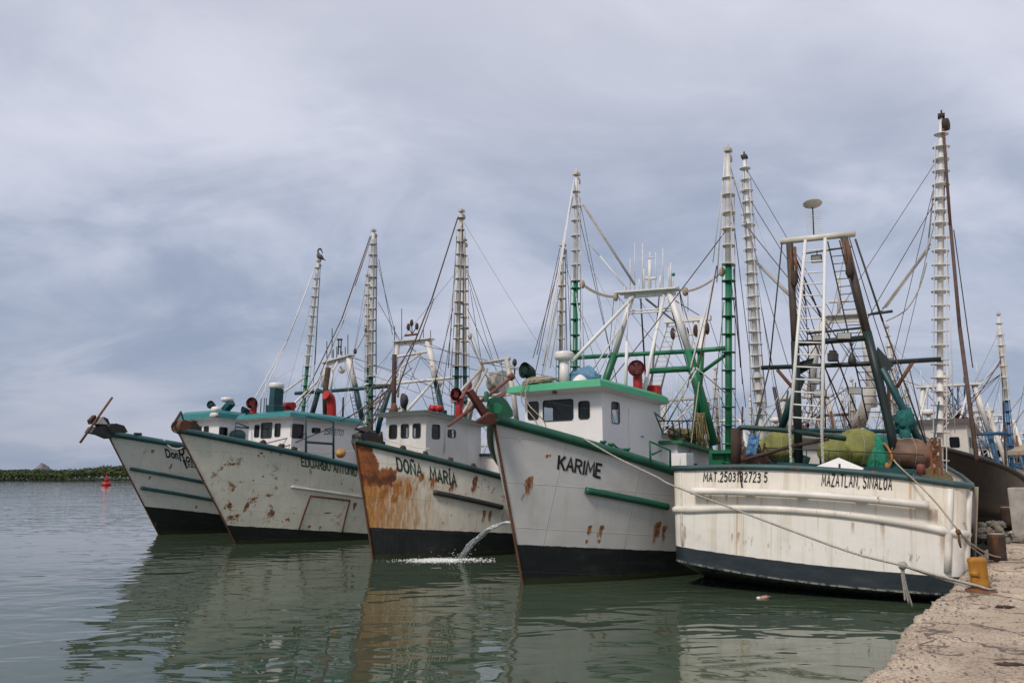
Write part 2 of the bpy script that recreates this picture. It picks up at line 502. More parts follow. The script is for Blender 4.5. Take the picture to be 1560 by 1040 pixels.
    def build(s, name, mat, parent=None, world=False, bevel=0.0):
        me = bpy.data.meshes.new(name)
        vs = s.v
        if parent is not None and world:
            inv = parent.get('_inv_m') or None
            mi = Matrix([list(r) for r in INV[rootof(parent).name]])
            vs = [mi @ p for p in vs]
        me.from_pydata([tuple(p) for p in vs], [], s.f)
        me.polygons.foreach_set('use_smooth', s.sm)
        me.materials.append(mat)
        me.validate()
        me.update()
        o = bpy.data.objects.new(name, me)
        COL.objects.link(o)
        if parent is not None:
            o.parent = parent
        if bevel:
            b = o.modifiers.new('bevel', 'BEVEL')
            b.width = bevel; b.segments = 2; b.limit_method = 'ANGLE'
        return o
INV = {}
def rootof(o):
    while o.parent is not None:
        o = o.parent
    return o
def tag(o, label=None, cat=None, group=None, kind=None):
    if label: o['label'] = label
    if cat: o['category'] = cat
    if group: o['group'] = group
    if kind: o['kind'] = kind
    return o
def empty(name, mat4, label, cat, group=None):
    o = bpy.data.objects.new(name, None)
    COL.objects.link(o)
    o.matrix_world = mat4
    o.empty_display_size = 0.3
    INV[o.name] = mat4.inverted()
    return tag(o, label, cat, group)
# pixel of the photograph -> point at a known distance / height
def ray(px, py):
    u, v = (px - 780) / F, (520 - py) / F
    return V((u, CT - v * ST, ST + v * CT))
def W(px, py, Y=None, Z=None):
    d = ray(px, py)
    t = Y / d.y if Y is not None else (Z - EYE) / d.z
    return V((0, 0, EYE)) + d * t
def sagline(a, b, sag, n=14):
    a, b = V(a), V(b)
    return [a.lerp(b, i / n) - V((0, 0, 4 * sag * (i / n) * (1 - i / n))) for i in range(n + 1)]
def smoothpath(P, k=5):
    P = [V(p) for p in P]
    out = []
    for i in range(len(P) - 1):
        p0, p1, p2, p3 = P[max(i - 1, 0)], P[i], P[i + 1], P[min(i + 2, len(P) - 1)]
        for j in range(k):
            t = j / k
            out.append(0.5 * ((2 * p1) + (p2 - p0) * t + (2 * p0 - 5 * p1 + 4 * p2 - p3) * t * t + (3 * p1 - p0 - 3 * p2 + p3) * t ** 3))
    out.append(P[-1])
    return out
def text_mesh(s, shear=0.0, bold=0.0, space=1.0):
    """flat triangulated lettering, x 0..1 and y 0..1 over the cap height; returns verts, faces, aspect"""
    c = bpy.data.curves.new('lettering', 'FONT')
    c.body = s
    c.shear = shear
    c.offset = bold
    c.space_character = space
    c.resolution_u = 3
    o = bpy.data.objects.new('lettering', c)
    COL.objects.link(o)
    dg = bpy.context.evaluated_depsgraph_get()
    me = bpy.data.meshes.new_from_object(o.evaluated_get(dg))
    vs = [v.co.copy() for v in me.vertices]
    fs = [tuple(p.vertices) for p in me.polygons]
    bpy.data.objects.remove(o); bpy.data.curves.remove(c); bpy.data.meshes.remove(me)
    x0, x1 = min(v.x for v in vs), max(v.x for v in vs)
    return [((v.x - x0) / (x1 - x0), v.y / 0.73) for v in vs], fs, (x1 - x0) / 0.73

GLYPH = {   # brush strokes on a 0..w by 0..1 cell
 'A': (.62, [[(0, 0), (.31, 1), (.62, 0)], [(.11, .34), (.51, .34)]]), 'D': (.58, [[(0, 0), (0, 1), (.30, 1), (.52, .86), (.58, .5), (.52, .14), (.30, 0), (-.02, 0)]]),
 'E': (.50, [[(.50, 1), (0, 1), (0, 0), (.50, 0)], [(0, .52), (.40, .52)]]), 'I': (.10, [[(.05, 0), (.05, 1)]]),
 'J': (.4, [[(.4, 1), (.4, .15), (.2, 0), (0, .15)]]), 'K': (.56, [[(0, 0), (0, 1)], [(.54, 1), (.05, .45)], [(.20, .58), (.56, 0)]]),
 'L': (.48, [[(0, 1), (0, 0), (.48, 0)]]), 'M': (.74, [[(0, 0), (.06, 1), (.37, .28), (.68, 1), (.74, 0)]]),
 'N': (.60, [[(0, 0), (0, 1), (.60, 0), (.60, 1)]]), 'O': (.60, [[(.30, 1), (.09, .87), (0, .5), (.09, .13), (.30, 0), (.51, .13), (.60, .5), (.51, .87), (.29, 1)]]),
 'R': (.56, [[(0, 0), (0, 1), (.34, 1), (.52, .88), (.52, .66), (.34, .52), (0, .52)], [(.26, .50), (.56, 0)]]),
 'S': (.52, [[(.52, .84), (.40, 1), (.14, 1), (.01, .82), (.08, .60), (.42, .42), (.51, .2), (.38, 0), (.12, 0), (0, .15)]]),
 'T': (.56, [[(0, 1), (.56, 1)], [(.28, 1), (.28, 0)]]), 'U': (.58, [[(0, 1), (0, .25), (.12, .03), (.29, 0), (.46, .03), (.58, .25), (.58, 1)]]),
 'Z': (.54, [[(0, 1), (.54, 1), (0, 0), (.54, 0)]]), 'B': (.54, [[(0, 0), (0, 1), (.36, 1), (.48, .8), (.36, .55), (0, .55)], [(.3, .54), (.54, .3), (.4, 0), (0, 0)]]),
 '.': (.10, [[(.05, -.04), (.05, .10)]]), ',': (.14, [[(.10, .10), (.03, -.14)]]),
 '0': (.50, [[(.25, 1), (.07, .86), (0, .5), (.07, .14), (.25, 0), (.43, .14), (.50, .5), (.43, .86), (.24, 1)]]), '1': (.26, [[(0, .78), (.20, 1), (.20, 0)]]),
 '2': (.50, [[(.02, .8), (.12, .97), (.34, 1), (.48, .82), (.42, .56), (0, 0), (.52, 0)]]), '3': (.48, [[(.02, .88), (.22, 1), (.44, .86), (.38, .62), (.18, .54), (.40, .46), (.48, .22), (.3, .02), (.0, .1)]]),
 '5': (.48, [[(.46, 1), (.06, 1), (.03, .56), (.26, .62), (.46, .44), (.44, .16), (.24, 0), (0, .1)]]), '7': (.48, [[(0, 1), (.48, 1), (.14, 0)]]),
}
GLYPH['Ñ'] = (.60, GLYPH['N'][1] + [[(.10, 1.16), (.22, 1.27), (.38, 1.17), (.50, 1.28)]])
GLYPH['Í'] = (.10, GLYPH['I'][1] + [[(.02, 1.14), (.16, 1.34)]])
def painted(s, shear=0.0, wt=0.17, gap=0.20, seed=1):
    """hand-painted capitals; x runs 0..1 over the whole word, y 0..1 over the cap height"""
    R = random.Random(seed + len(s))
    x, out, faces, lay, layers = 0.0, [], [], 0, []
    for ch in s:
        if ch == ' ':
            x += 0.42; continue
        w_, st = GLYPH[ch]
        k = 1 + R.uniform(-.05, .05); dy = R.uniform(-.03, .03); tw = wt * R.uniform(.9, 1.1)
        for pl in st:
            P = [V((x + a * k, b * k + dy, 0)) for a, b in pl]
            n = len(P); L_, R_ = [], []
            for i in range(n):
                d0 = (P[i] - P[i - 1]).normalized() if i else (P[1] - P[0]).normalized()
                d1 = (P[i + 1] - P[i]).normalized() if i < n - 1 else d0
                t = (d0 + d1)
                t = t.normalized() if t.length > .2 else d0
                nn = V((-t.y, t.x, 0))
                m_ = min(1.9, 1 / max(.45, abs(nn.dot(V((-d0.y, d0.x, 0))))))
                e = -t * wt * .25 if i == 0 else (t * wt * .25 if i == n - 1 else V((0, 0, 0)))
                L_.append(P[i] + nn * tw / 2 * m_ + e); R_.append(P[i] - nn * tw / 2 * m_ + e)
            o = len(out)
            for a, b in zip(L_, R_): out += [a, b]
            layers += [lay] * (2 * n); lay = (lay + 1) % 4
            faces += [(o + 2 * i, o + 2 * i + 1, o + 2 * i + 3, o + 2 * i + 2) for i in range(n - 1)]
        x += w_ * k + gap
    W_ = x - gap
    return [((p.x + p.y * shear) / W_, p.y) for p in out], faces, layers

# ------------------------------------------------------------------ setting
def water():
    g = G('harbour_water')
    calm = g.noise(0.05, 3, 0.5)
    a = g.noise(1.15, 1.2, 0.45, stretch=(0.6, 1.0, 1), dist=0.9)
    b = g.noise(3.0, 1, 0.4, stretch=(0.55, 1.0, 1), off=(3, 7, 0), dist=0.6)
    c = g.noise(0.32, 2, 0.5, stretch=(0.6, 1, 1), off=(1, 4, 0))
    amp = g.math('ADD', g.math('MULTIPLY', g.step(calm, 0.4, 0.62), 0.55), 0.55)
    h = g.math('ADD', g.math('MULTIPLY', a, 1.0), g.math('MULTIPLY', b, 0.14))
    h = g.math('ADD', g.math('MULTIPLY', h, amp), g.math('MULTIPLY', c, 1.2))
    g.bump(h, 0.043, 1.0)
    silt = g.noise(0.08, 4, 0.5)
    col = g.mix(g.step(silt, 0.35, 0.65), (0.040, 0.060, 0.038), (0.054, 0.076, 0.048))
    g.bsdf.inputs['IOR'].default_value = 1.33
    g.out(col, 0.008)
    mb = MB()
    mb.add([(-4000, -60, 0), (4000, -60, 0), (4000, 7000, 0), (-4000, 7000, 0)], [(0, 1, 2, 3)])
    tag(mb.build('water', g.m), kind='structure')
water()

QO, QU, QN = V((3.19, 7.80, 0)), V((0.568, 0.823, 0)), V((0.823, -0.568, 0))
QZ = 0.70
def quay():
    g = G('quay_concrete')
    big_ = g.noise(0.6, 5, 0.6)
    c = g.mix(g.step(big_, 0.35, 0.68), (0.49, 0.385, 0.275), (0.72, 0.575, 0.42))
    sp = g.noise(26, 6, 0.75)
    gate = g.step(g.noise(0.9, 5, 0.65, off=(4, 4, 1)), 0.36, 0.56)
    c = g.mix(g.math('MULTIPLY', g.step(sp, 0.47, 0.60), g.math('ADD', g.math('MULTIPLY', gate, 0.6), 0.28)), c, (0.16, 0.10, 0.085))
    sp2 = g.noise(11, 7, 0.8, off=(2, 6, 1), stretch=(1, 1.6, 1))
    c = g.mix(g.math('MULTIPLY', g.step(sp2, 0.54, 0.64), 0.45), c, (0.20, 0.14, 0.115))
    vo = g.node('ShaderNodeTexVoronoi', feature='DISTANCE_TO_EDGE'); vo.inputs['Scale'].default_value = 0.55
    mpv = g.node('ShaderNodeVectorMath', operation='ADD'); g.t.links.new(g.tc.outputs['Object'], mpv.inputs[0])
    nv_ = g.node('ShaderNodeTexNoise'); nv_.inputs['Scale'].default_value = 2.2; nv_.inputs['Detail'].default_value = 6; g.t.links.new(g.tc.outputs['Object'], nv_.inputs['Vector'])
    g.t.links.new(nv_.outputs['Color'], mpv.inputs[1]); g.t.links.new(mpv.outputs[0], vo.inputs['Vector'])
    oil = g.noise(0.42, 5, 0.6, off=(2, 9, 3))
    c = g.mix(g.math('MULTIPLY', g.step(oil, 0.54, 0.68), 0.42), c, (0.22, 0.16, 0.13))
    crack = g.math('MULTIPLY', g.step(vo.outputs['Distance'], 0.022, 0.006), g.step(gate, 0.0, 0.4))
    c = g.mix(g.math('MULTIPLY', crack, 0.8), c, (0.07, 0.05, 0.045))
    ag = g.noise(60, 3, 0.7, off=(7, 0, 0))
    c = g.mix(g.math('MULTIPLY', g.step(ag, 0.57, 0.7), 0.7), c, (0.60, 0.52, 0.44))
    wh = g.noise(1.6, 8, 0.7, off=(9, 3, 0))
    c = g.mix(g.math('MULTIPLY', g.step(wh, 0.60, 0.70), 0.65), c, (0.60, 0.56, 0.50))
    dk = g.noise(3.2, 8, 0.75, off=(1, 9, 0))
    c = g.mix(g.math('MULTIPLY', g.step(dk, 0.66, 0.71), 0.7), c, (0.10, 0.075, 0.065))
    X, Y, Z = g.xyz()
    wet = g.step(Z, 0.42, 0.18)
    c = g.mix(g.math('MULTIPLY', wet, 0.85), c, (0.03, 0.03, 0.024))
    h = g.math('ADD', g.math('MULTIPLY', sp, 0.6), g.math('ADD', g.math('MULTIPLY', ag, 0.3), g.math('MULTIPLY', sp2, 0.9)))
    h = g.math('SUBTRACT', h, g.math('MULTIPLY', crack, 0.8))
    g.bump(h, 0.03, 1.0)
    g.out(c, 0.9)
    def steps(a, b, fine, s0):
        out, x, d = [a], a, s0
        while x < b:
            if x > fine: d *= 1.16
            x += d; out.append(x)
        return out
    ss = steps(-5.0, 170, 16, 0.06)
    ns = steps(0.0, 42, 6, 0.06)
    def edge(s):
        e = 0.16 * mnoise.fractal(V((s * 0.30, 1.3, 0)), 1.0, 2.1, 5) + 0.07 * mnoise.fractal(V((s * 2.2, 5.3, 2)), 0.8, 2.2, 5)
        return -0.02 + e * 0.8
    vs, fs = [], []
    nn = len(ns)
    for s in ss:
        e = edge(s)
        for j, n_ in enumerate(ns):
            k = max(0.0, 1 - n_ / 1.2)
            p = QO + QU * s + QN * (n_ + e * k)
            z = QZ + 0.022 * mnoise.fractal(V((p.x * 1.1, p.y * 1.1, 0)), 0.9, 2.1, 6)
            q = mnoise.fractal(V((p.x * 0.7, p.y * 0.7, 5)), 0.8, 2.0, 4)
            z += 0.02 * (1 if q > 0.15 else 0) * min(1.0, abs(q - 0.15) * 9)
            if n_ < 0.3:
                z -= (0.3 - n_) * 0.22 * max(0.15, 0.55 + mnoise.noise(V((s * 2.3, 0, 8))))
            vs.append((p.x, p.y, z))
    for i in range(len(ss) - 1):
        for j in range(nn - 1):
            fs.append((i * nn + j, (i + 1) * nn + j, (i + 1) * nn + j + 1, i * nn + j + 1))
    # face of the quay going down into the water
    rows = [0.12, 0.3, 0.55, 0.9, 2.2]
    base = len(vs)
    for i, s in enumerate(ss):
        t = V(vs[i * nn])
        for r, d in enumerate(rows):
            ox = 0.06 * mnoise.fractal(V((s * 1.5, d * 4, 3)), 0.8, 2.1, 4) + 0.03 * r
            p = t + QN * ox
            vs.append((p.x, p.y, t.z - d))
    nr = len(rows)
    for i in range(len(ss) - 1):
        fs.append((i * nn, base + i * nr, base + (i + 1) * nr, (i + 1) * nn))
        for r in range(nr - 1):
            fs.append((base + i * nr + r, base + i * nr + r + 1, base + (i + 1) * nr + r + 1, base + (i + 1) * nr + r))
    mb = MB(); mb.add(vs, fs, True)
    tag(mb.build('quay_pavement', g.m), kind='structure')
    # loose stones and chips lying on it
    st = MB()
    for k in range(1500):
        s = rnd.uniform(-3.5, 17); n_ = abs(rnd.gauss(0, 2.2)) + 0.1
        if rnd.random() < 0.35: n_ = rnd.uniform(0.02, 0.5)
        p = QO + QU * s + QN * n_
        r = rnd.choice((0.005, 0.006, 0.008, 0.010, 0.014)) * rnd.uniform(0.7, 1.2)
        z = QZ + 0.012 + r * 0.3
        q = Matrix.Rotation(rnd.uniform(0, 6), 3, 'Z')
        vs = [q @ V((a * r * rnd.uniform(0.7, 1.4), b * r * rnd.uniform(0.7, 1.4), c_ * r * 0.7)) + V((p.x, p.y, z)) for a, b, c_ in ((-1, -1, -1), (1, -1, -1), (1, 1, -1), (-1, 1, -1), (-.6, -.6, 1), (.6, -.7, 1), (.7, .6, 1), (-.6, .6, 1))]
        st.add(vs, [(0, 3, 2, 1), (4, 5, 6, 7), (0, 1, 5, 4), (1, 2, 6, 5), (2, 3, 7, 6), (3, 0, 4, 7)])
    tag(st.build('gravel', simple('stone_chips', (0.30, 0.24, 0.20), 0.9, 0.6, 9)), 'small stone chips and grit scattered over the concrete quay', 'gravel', kind='stuff')
quay()

def shore():
    g = G('mangrove_bank')
    g.out(g.mix(g.step(g.noise(0.2, 4), 0.4, 0.6), (0.035, 0.05, 0.02), (0.09, 0.10, 0.05)), 0.9)
    mb = MB()
    def f(u, v):
        x = -470 + u * 420
        y = 512 + v * 240 - 10 * mnoise.noise(V((x * 0.02, 0, 0)))
        return V((x, y, -0.4 + 1.8 * min(1, v * 12) + 0.4 * mnoise.noise(V((x * .05, y * .05, 1)))))
    mb.grid(f, 60, 16)
    tag(mb.build('shore', g.m), kind='structure')
    gl_ = G('mangrove_leaves')
    n = gl_.noise(0.16, 5, 0.65)
    n2 = gl_.noise(1.1, 3, 0.6)
    c = gl_.mix(gl_.step(n, 0.36, 0.64), (0.030, 0.055, 0.014), (0.085, 0.115, 0.028))
    c = gl_.mix(gl_.math('MULTIPLY', gl_.step(n2, 0.4, 0.7), 0.5), c, (0.05, 0.065, 0.022))
    gl_.out(c, 0.7)
    lf = MB()
    R = random.Random(3)
    def height(x):
        px = 780 + 1200 * x / 515
        h = 7.4 + 1.2 * mnoise.noise(V((x * 0.05, 3, 0))) + 0.6 * mnoise.noise(V((x * 0.17, 7, 0)))
        return h + 4.0 * max(0.0, min(1.0, (px - 95) / 90))
    for k in range(60000):
        x = R.uniform(-465, -60)
        dep = abs(R.gauss(0, 1)) * 9
        y = 512 + 3 + dep + 5 * mnoise.noise(V((x * .03, 2, 0)))
        hh = height(x) * (0.62 + 0.38 * min(1, dep / 9)) * (0.9 + 0.2 * mnoise.noise(V((x * 0.25, y * 0.25, 0))))
        z = hh * (1 - abs(R.gauss(0, 0.38)))
        if z < 0.3: z = R.uniform(0.3, 2.5)
        s = R.uniform(0.22, 0.5)
        a = V((R.gauss(0, 1), R.gauss(0, 1), R.gauss(0, 1))).normalized()
        b = a.orthogonal().normalized() * s; c_ = a.cross(b)
        p = V((x, y, z))
        lf.add([p - b - c_ * .7, p + b * .9 - c_ * .5, p + b + c_ * .7, p - b * .7 + c_], [(0, 1, 2, 3)])
    tag(lf.build('mangrove_thicket', gl_.m), 'low green mangrove thicket along the far bank of the water', 'mangroves', kind='stuff')
    # trees far behind, distance haze mixed into their bluish leaf colour
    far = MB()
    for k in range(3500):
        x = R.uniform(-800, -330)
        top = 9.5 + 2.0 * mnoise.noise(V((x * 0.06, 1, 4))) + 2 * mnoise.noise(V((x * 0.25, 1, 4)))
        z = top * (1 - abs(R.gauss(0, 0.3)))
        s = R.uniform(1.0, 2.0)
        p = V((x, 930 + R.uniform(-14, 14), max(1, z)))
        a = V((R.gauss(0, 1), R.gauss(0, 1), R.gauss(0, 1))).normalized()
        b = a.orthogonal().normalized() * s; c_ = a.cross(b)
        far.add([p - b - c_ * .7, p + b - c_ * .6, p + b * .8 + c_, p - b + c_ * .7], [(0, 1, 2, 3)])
    tag(far.build('distant_wood', simple('hazed_leaves', (0.075, 0.10, 0.10), 0.9, 0.4, 0.05)), 'haze-tinted blue-grey line of distant trees behind the mangroves', 'wood', kind='stuff')
    land = MB()
    land.grid(lambda u, v: V((-900 + 720 * u, 760 + 900 * v, 0.8 + 0.5 * mnoise.noise(V((u * 9, v * 9, 0))))), 10, 10)
    tag(land.build('lowland', g.m), kind='structure')
    hill = MB()
    def hf(u, v):
        a, r = 2 * pi * u, v
        x, y = -884 + 26 * r * cos(a), 1500 + 40 * r * sin(a)
        h = 30 * (1 - r) ** 0.85 * (1 + 0.35 * mnoise.fractal(V((x * .06, y * .06, 3)), .8, 2.1, 4))
        return V((x, y, h))
    hill.grid(hf, 40, 14)
    tag(hill.build('hill', simple('hazed_rock', (0.19, 0.17, 0.18), 0.9, 0.3, 0.1)), kind='structure')  # grey-purple rock colour carries the distance haze, no air volume is built
shore()

# ------------------------------------------------------------------ hulls
class Hull:
    def __init__(s, x0, y0, phi, H, rake, zm, pw, B, e1, e2, s1, s2, L=20.0, heel=0.0):
        s.__dict__.update(locals())
        s.M = Matrix.Translation((x0, y0, 0)) @ Matrix.Rotation(pi / 2 - phi, 4, 'Z') @ Matrix.Rotation(heel, 4, 'X')
        s.Mi = s.M.inverted()
    def zd(s, t):
        return s.zm + (s.H - s.zm) * max(0.0, 1 - t / 13) ** s.pw + (0.25 * ((t - 13) / 7) ** 2 if t > 13 else 0)
    def pt(s, t, v, side=-1):
        """side -1 is the boat's port, the side turned to the quay; z below the water for v < 0"""
        z = v * s.zd(t) if v >= 0 else v * 2.0
        bd = s.B / 2 * (1 - max(0.0, 1 - t / s.s1) ** s.e1)
        bw = s.B / 2 * .94 * (1 - max(0.0, 1 - t / s.s2) ** s.e2)
        vv = max(v, 0)
        y = bw + (bd - bw) * vv ** 1.3
        if v < 0: y *= (1 + v * 0.8)
        if t > s.L - 7: y *= 1 - 0.12 * ((t - s.L + 7) / 7) ** 2
        xs = -s.rake * (z / s.H if z > 0 else z / s.H)
        return V((t + xs * max(0.0, 1 - t / 9), side * y, z))
    def ptz(s, t, z, side=-1, off=0.0):
        p = s.pt(t, z / s.zd(t), side)
        if off:
            p = p + s.nrm(t, z / s.zd(t), side) * off
        return p
    def nrm(s, t, v, side=-1):
        a = s.pt(t + .02, v, side) - s.pt(max(t - .02, 0), v, side)
        b = s.pt(t, v + .01, side) - s.pt(t, v - .01, side)
        n = a.cross(b)
        n.normalize()
        if n.y * side < 0: n = -n
        return n
    def on(s, px, py, x=None, y=None, z=None):
        o = s.Mi @ V((0, 0, EYE)); d = s.Mi.to_3x3() @ ray(px, py)
        if x is not None: k = (x - o.x) / d.x
        elif y is not None: k = (y - o.y) / d.y
        else: k = (z - o.z) / d.z
        return o + d * k
    def proj(s, p):
        q = s.M @ p
        d = q.y * CT + (q.z - EYE) * ST
        return 780 + F * q.x / d, 520 - F * (-q.y * ST + (q.z - EYE) * CT) / d
    def find(s, px, py, side=-1, tmax=9.0):
        """station and height on the hull side seen at a pixel"""
        best = None
        t0, t1, v0, v1 = 0.0, tmax, 0.0, 1.0
        for it in range(5):
            for i in range(25):
                for j in range(21):
                    t = t0 + (t1 - t0) * i / 24; v = v0 + (v1 - v0) * j / 20
                    a, b = s.proj(s.pt(t, v, side))
                    e = (a - px) ** 2 + (b - py) ** 2
                    if best is None or e < best[0]: best = (e, t, v)
            dt, dv = (t1 - t0) / 10, (v1 - v0) / 8
            t0, t1, v0, v1 = max(0, best[1] - dt), best[1] + dt, max(0, best[2] - dv), min(1, best[2] + dv)
        return best[1], best[2] * s.zd(best[1])

def stations(L, n=44):
    return [L * (i / n) ** 1.7 for i in range(n + 1)]
def build_hull(h, root, mat, railmat, rail_r=0.11, stem=None, deckmat=None):
    mb = MB()
    ts = stations(h.L)
    vs_ = [-0.45, -0.2] + [i / 14 for i in range(15)]
    for side in (-1, 1):
        P = [[h.pt(t, v, side) for v in vs_] for t in ts]
        nv = len(vs_)
        vs = [p for r in P for p in r]
        fs = []
        for i in range(len(ts) - 1):
            for j in range(nv - 1):
                q = (i * nv + j, (i + 1) * nv + j, (i + 1) * nv + j + 1, i * nv + j + 1)
                fs.append(q if side < 0 else q[::-1])
        mb.add(vs, fs, True)
    # transom
    a = [h.pt(h.L, v, -1) for v in vs_]; b = [h.pt(h.L, v, 1) for v in vs_]
    nv = len(vs_)
    mb.add(a + b, [(j, nv + j, nv + j + 1, j + 1) for j in range(nv - 1)])
    # inside of the bulwark and the deck
    nt_ = len(ts)
    top = []
    for side in (-1, 1):
        ins = []
        for t in ts:
            p = h.pt(t, 1, side)
            q = h.ptz(t, p.z - min(0.8, 0.35 * h.zd(t)), side)
            sh = 0.22 * max(0, 1 - t / 3)
            ins += [V((p.x + sh, max(0.0, abs(p.y) - 0.10) * side, p.z)), V((q.x + sh + .05, max(0.0, abs(q.y) - 0.14) * side, q.z))]
        top.append(ins)
        fs = [(2 * i, 2 * i + 1, 2 * i + 3, 2 * i + 2) for i in range(nt_ - 1)]
        mb.add(ins, fs, True)
        cap = [h.pt(t, 1, side) for t in ts]
        o = []
        for i in range(nt_): o += [cap[i], ins[2 * i]]
        mb.add(o, fs)
    o = mb.build('hull', mat, root)
    dk = MB()
    vs = []
    for i in range(nt_): vs += [top[0][2 * i + 1], top[1][2 * i + 1]]
    dk.add(vs, [(2 * i, 2 * i + 1, 2 * i + 3, 2 * i + 2) for i in range(nt_ - 1)])
    dk.build('deck', deckmat or M['deck'], root)
    for side in (-1, 1):
        rl = MB()
        rl.tube([h.pt(t, 1, side) + V((0, side * 0.03, 0)) for t in stations(h.L, 36)], rail_r, 10)
        rl.build('gunwale', railmat, root)
    sb = MB()
    sb.tube([h.pt(0, v, -1) + V((-0.02, 0, 0)) for v in [-0.3] + [i / 12 for i in range(13)]], 0.035, 6)
    sb.build('stem_bar', stem or mat, root)
def rail_on_hull(h, root, a, b, r, mat, name='rub_rail', off=0.05, side=-1, n=24):
    """a, b: (station, height)"""
    mb = MB()
    mb.tube([h.ptz(a[0] + (b[0] - a[0]) * i / n, a[1] + (b[1] - a[1]) * i / n, side, off) for i in range(n + 1)], r, 9)
    return mb.build(name, mat, root)
def lettering_on_hull(h, root, s, a, b, hgt, mat, shear=0.0, bold=0.02, name='lettering', space=1.0):
    """baseline from pixel a to pixel b; cap height in metres"""
    A, B_ = h.find(*a), h.find(*b)
    if s.isupper():
        vs, fs, lay = painted(s, shear, bold * 10 if bold > .05 else .185, 0.2 * space)
    else:
        vs, fs, asp = text_mesh(s, shear, bold, space); lay = [0] * len(vs)
    out = []
    for (x, y), l_ in zip(vs, lay):
        t = A[0] + (B_[0] - A[0]) * x; z = A[1] + (B_[1] - A[1]) * x + y * hgt
        out.append(h.ptz(t, z, -1, 0.010 + .0015 * l_))
    mb = MB(); mb.add(out, fs)
    return mb.build(name, mat, root)

# ------------------------------------------------------------------ superstructure
def wall(mb, a, b, z0, za, zb, holes):
    """vertical wall from a to b (x, y), top sloping za..zb, holes as (s0, s1, zlo, zhi) with s in metres"""
    a, b = V((a[0], a[1], 0)), V((b[0], b[1], 0))
    L = (b - a).length
    S = sorted({0.0, L, *[x for q in holes for x in q[:2]]})
    Z = sorted({z0, *[x for q in holes for x in q[2:]]})
    for i in range(len(S) - 1):
        for j in range(len(Z)):
            sm = (S[i] + S[i + 1]) / 2
            if j < len(Z) - 1:
                zm_ = (Z[j] + Z[j + 1]) / 2
                if any(q[0] < sm < q[1] and q[2] < zm_ < q[3] for q in holes):
                    continue
            def P(s_, z_): return a.lerp(b, s_ / L) + V((0, 0, z_))
            t0 = Z[j + 1] if j < len(Z) - 1 else za + (zb - za) * S[i] / L
            t1 = Z[j + 1] if j < len(Z) - 1 else za + (zb - za) * S[i + 1] / L
            mb.add([P(S[i], Z[j]), P(S[i + 1], Z[j]), P(S[i + 1], t1), P(S[i], t0)], [(0, 1, 2, 3)])
def rrect(w_, h_, r, k=4):
    out = []
    for cx_, cy_, a0 in ((w_ / 2 - r, h_ / 2 - r, 0), (-w_ / 2 + r, h_ / 2 - r, 90), (-w_ / 2 + r, -h_ / 2 + r, 180), (w_ / 2 - r, -h_ / 2 + r, 270)):
        for i in range(k + 1):
            t = radians(a0 + 90 * i / k)
            out.append((cx_ + r * cos(t), cy_ + r * sin(t)))
    return out
def window(root, c, ux, nrm, w_, h_, mat, r=0.07, pane=True, gasket=None, fill=None):
    """rounded window: corner-filling frame, dark gasket and a pane set back. ux along the wall, nrm outwards"""
    c, ux, nrm = V(c), V(ux).normalized(), V(nrm).normalized()
    uz = V((0, 0, 1))
    inner = rrect(w_ - 0.02, h_ - 0.02, min(r, w_ * 0.4))
    k = len(inner)
    outer = []
    e = 0.012
    for (x, y) in inner:
        m_ = max(abs(x) / (w_ / 2 + e), abs(y) / (h_ / 2 + e))
        outer.append((x / m_, y / m_))
    # corners of the outer ring snapped to the rectangle
    for q, (sx, sy) in zip((2, 7, 12, 17), ((1, 1), (-1, 1), (-1, -1), (1, -1))):
        outer[q] = (sx * (w_ / 2 + e), sy * (h_ / 2 + e))
    P = lambda x, y, d: c + ux * x + uz * y + nrm * d
    fr_ = MB()
    vs = [P(x, y, 0.006) for x, y in outer] + [P(x, y, 0.006) for x, y in inner] + [P(x, y, -0.04) for x, y in inner]
    fs = []
    for i in range(k):
        j = (i + 1) % k
        fs += [(i, j, k + j, k + i), (k + i, k + j, 2 * k + j, 2 * k + i)]
    fr_.add(vs, fs)
    f = fr_.build('window', mat, root)
    gk = MB()
    loop = [P(x, y, 0.008) for x, y in inner]
    gk.tube(loop + [loop[0]], 0.014, 5, cap=False)
    gk.build('gasket', gasket or M['gasket'], f)
    if pane:
        pn = MB(); pn.add([P(x, y, -0.02) for x, y in inner], [tuple(range(k))])
        pn.build('pane', M['glass'], f)
    if fill is not None:
        q = MB(); q.plate([P(x * .96, y * .96, -0.09) for x, y in inner], 0.01)
        q.build('curtain', fill, f)
    return f
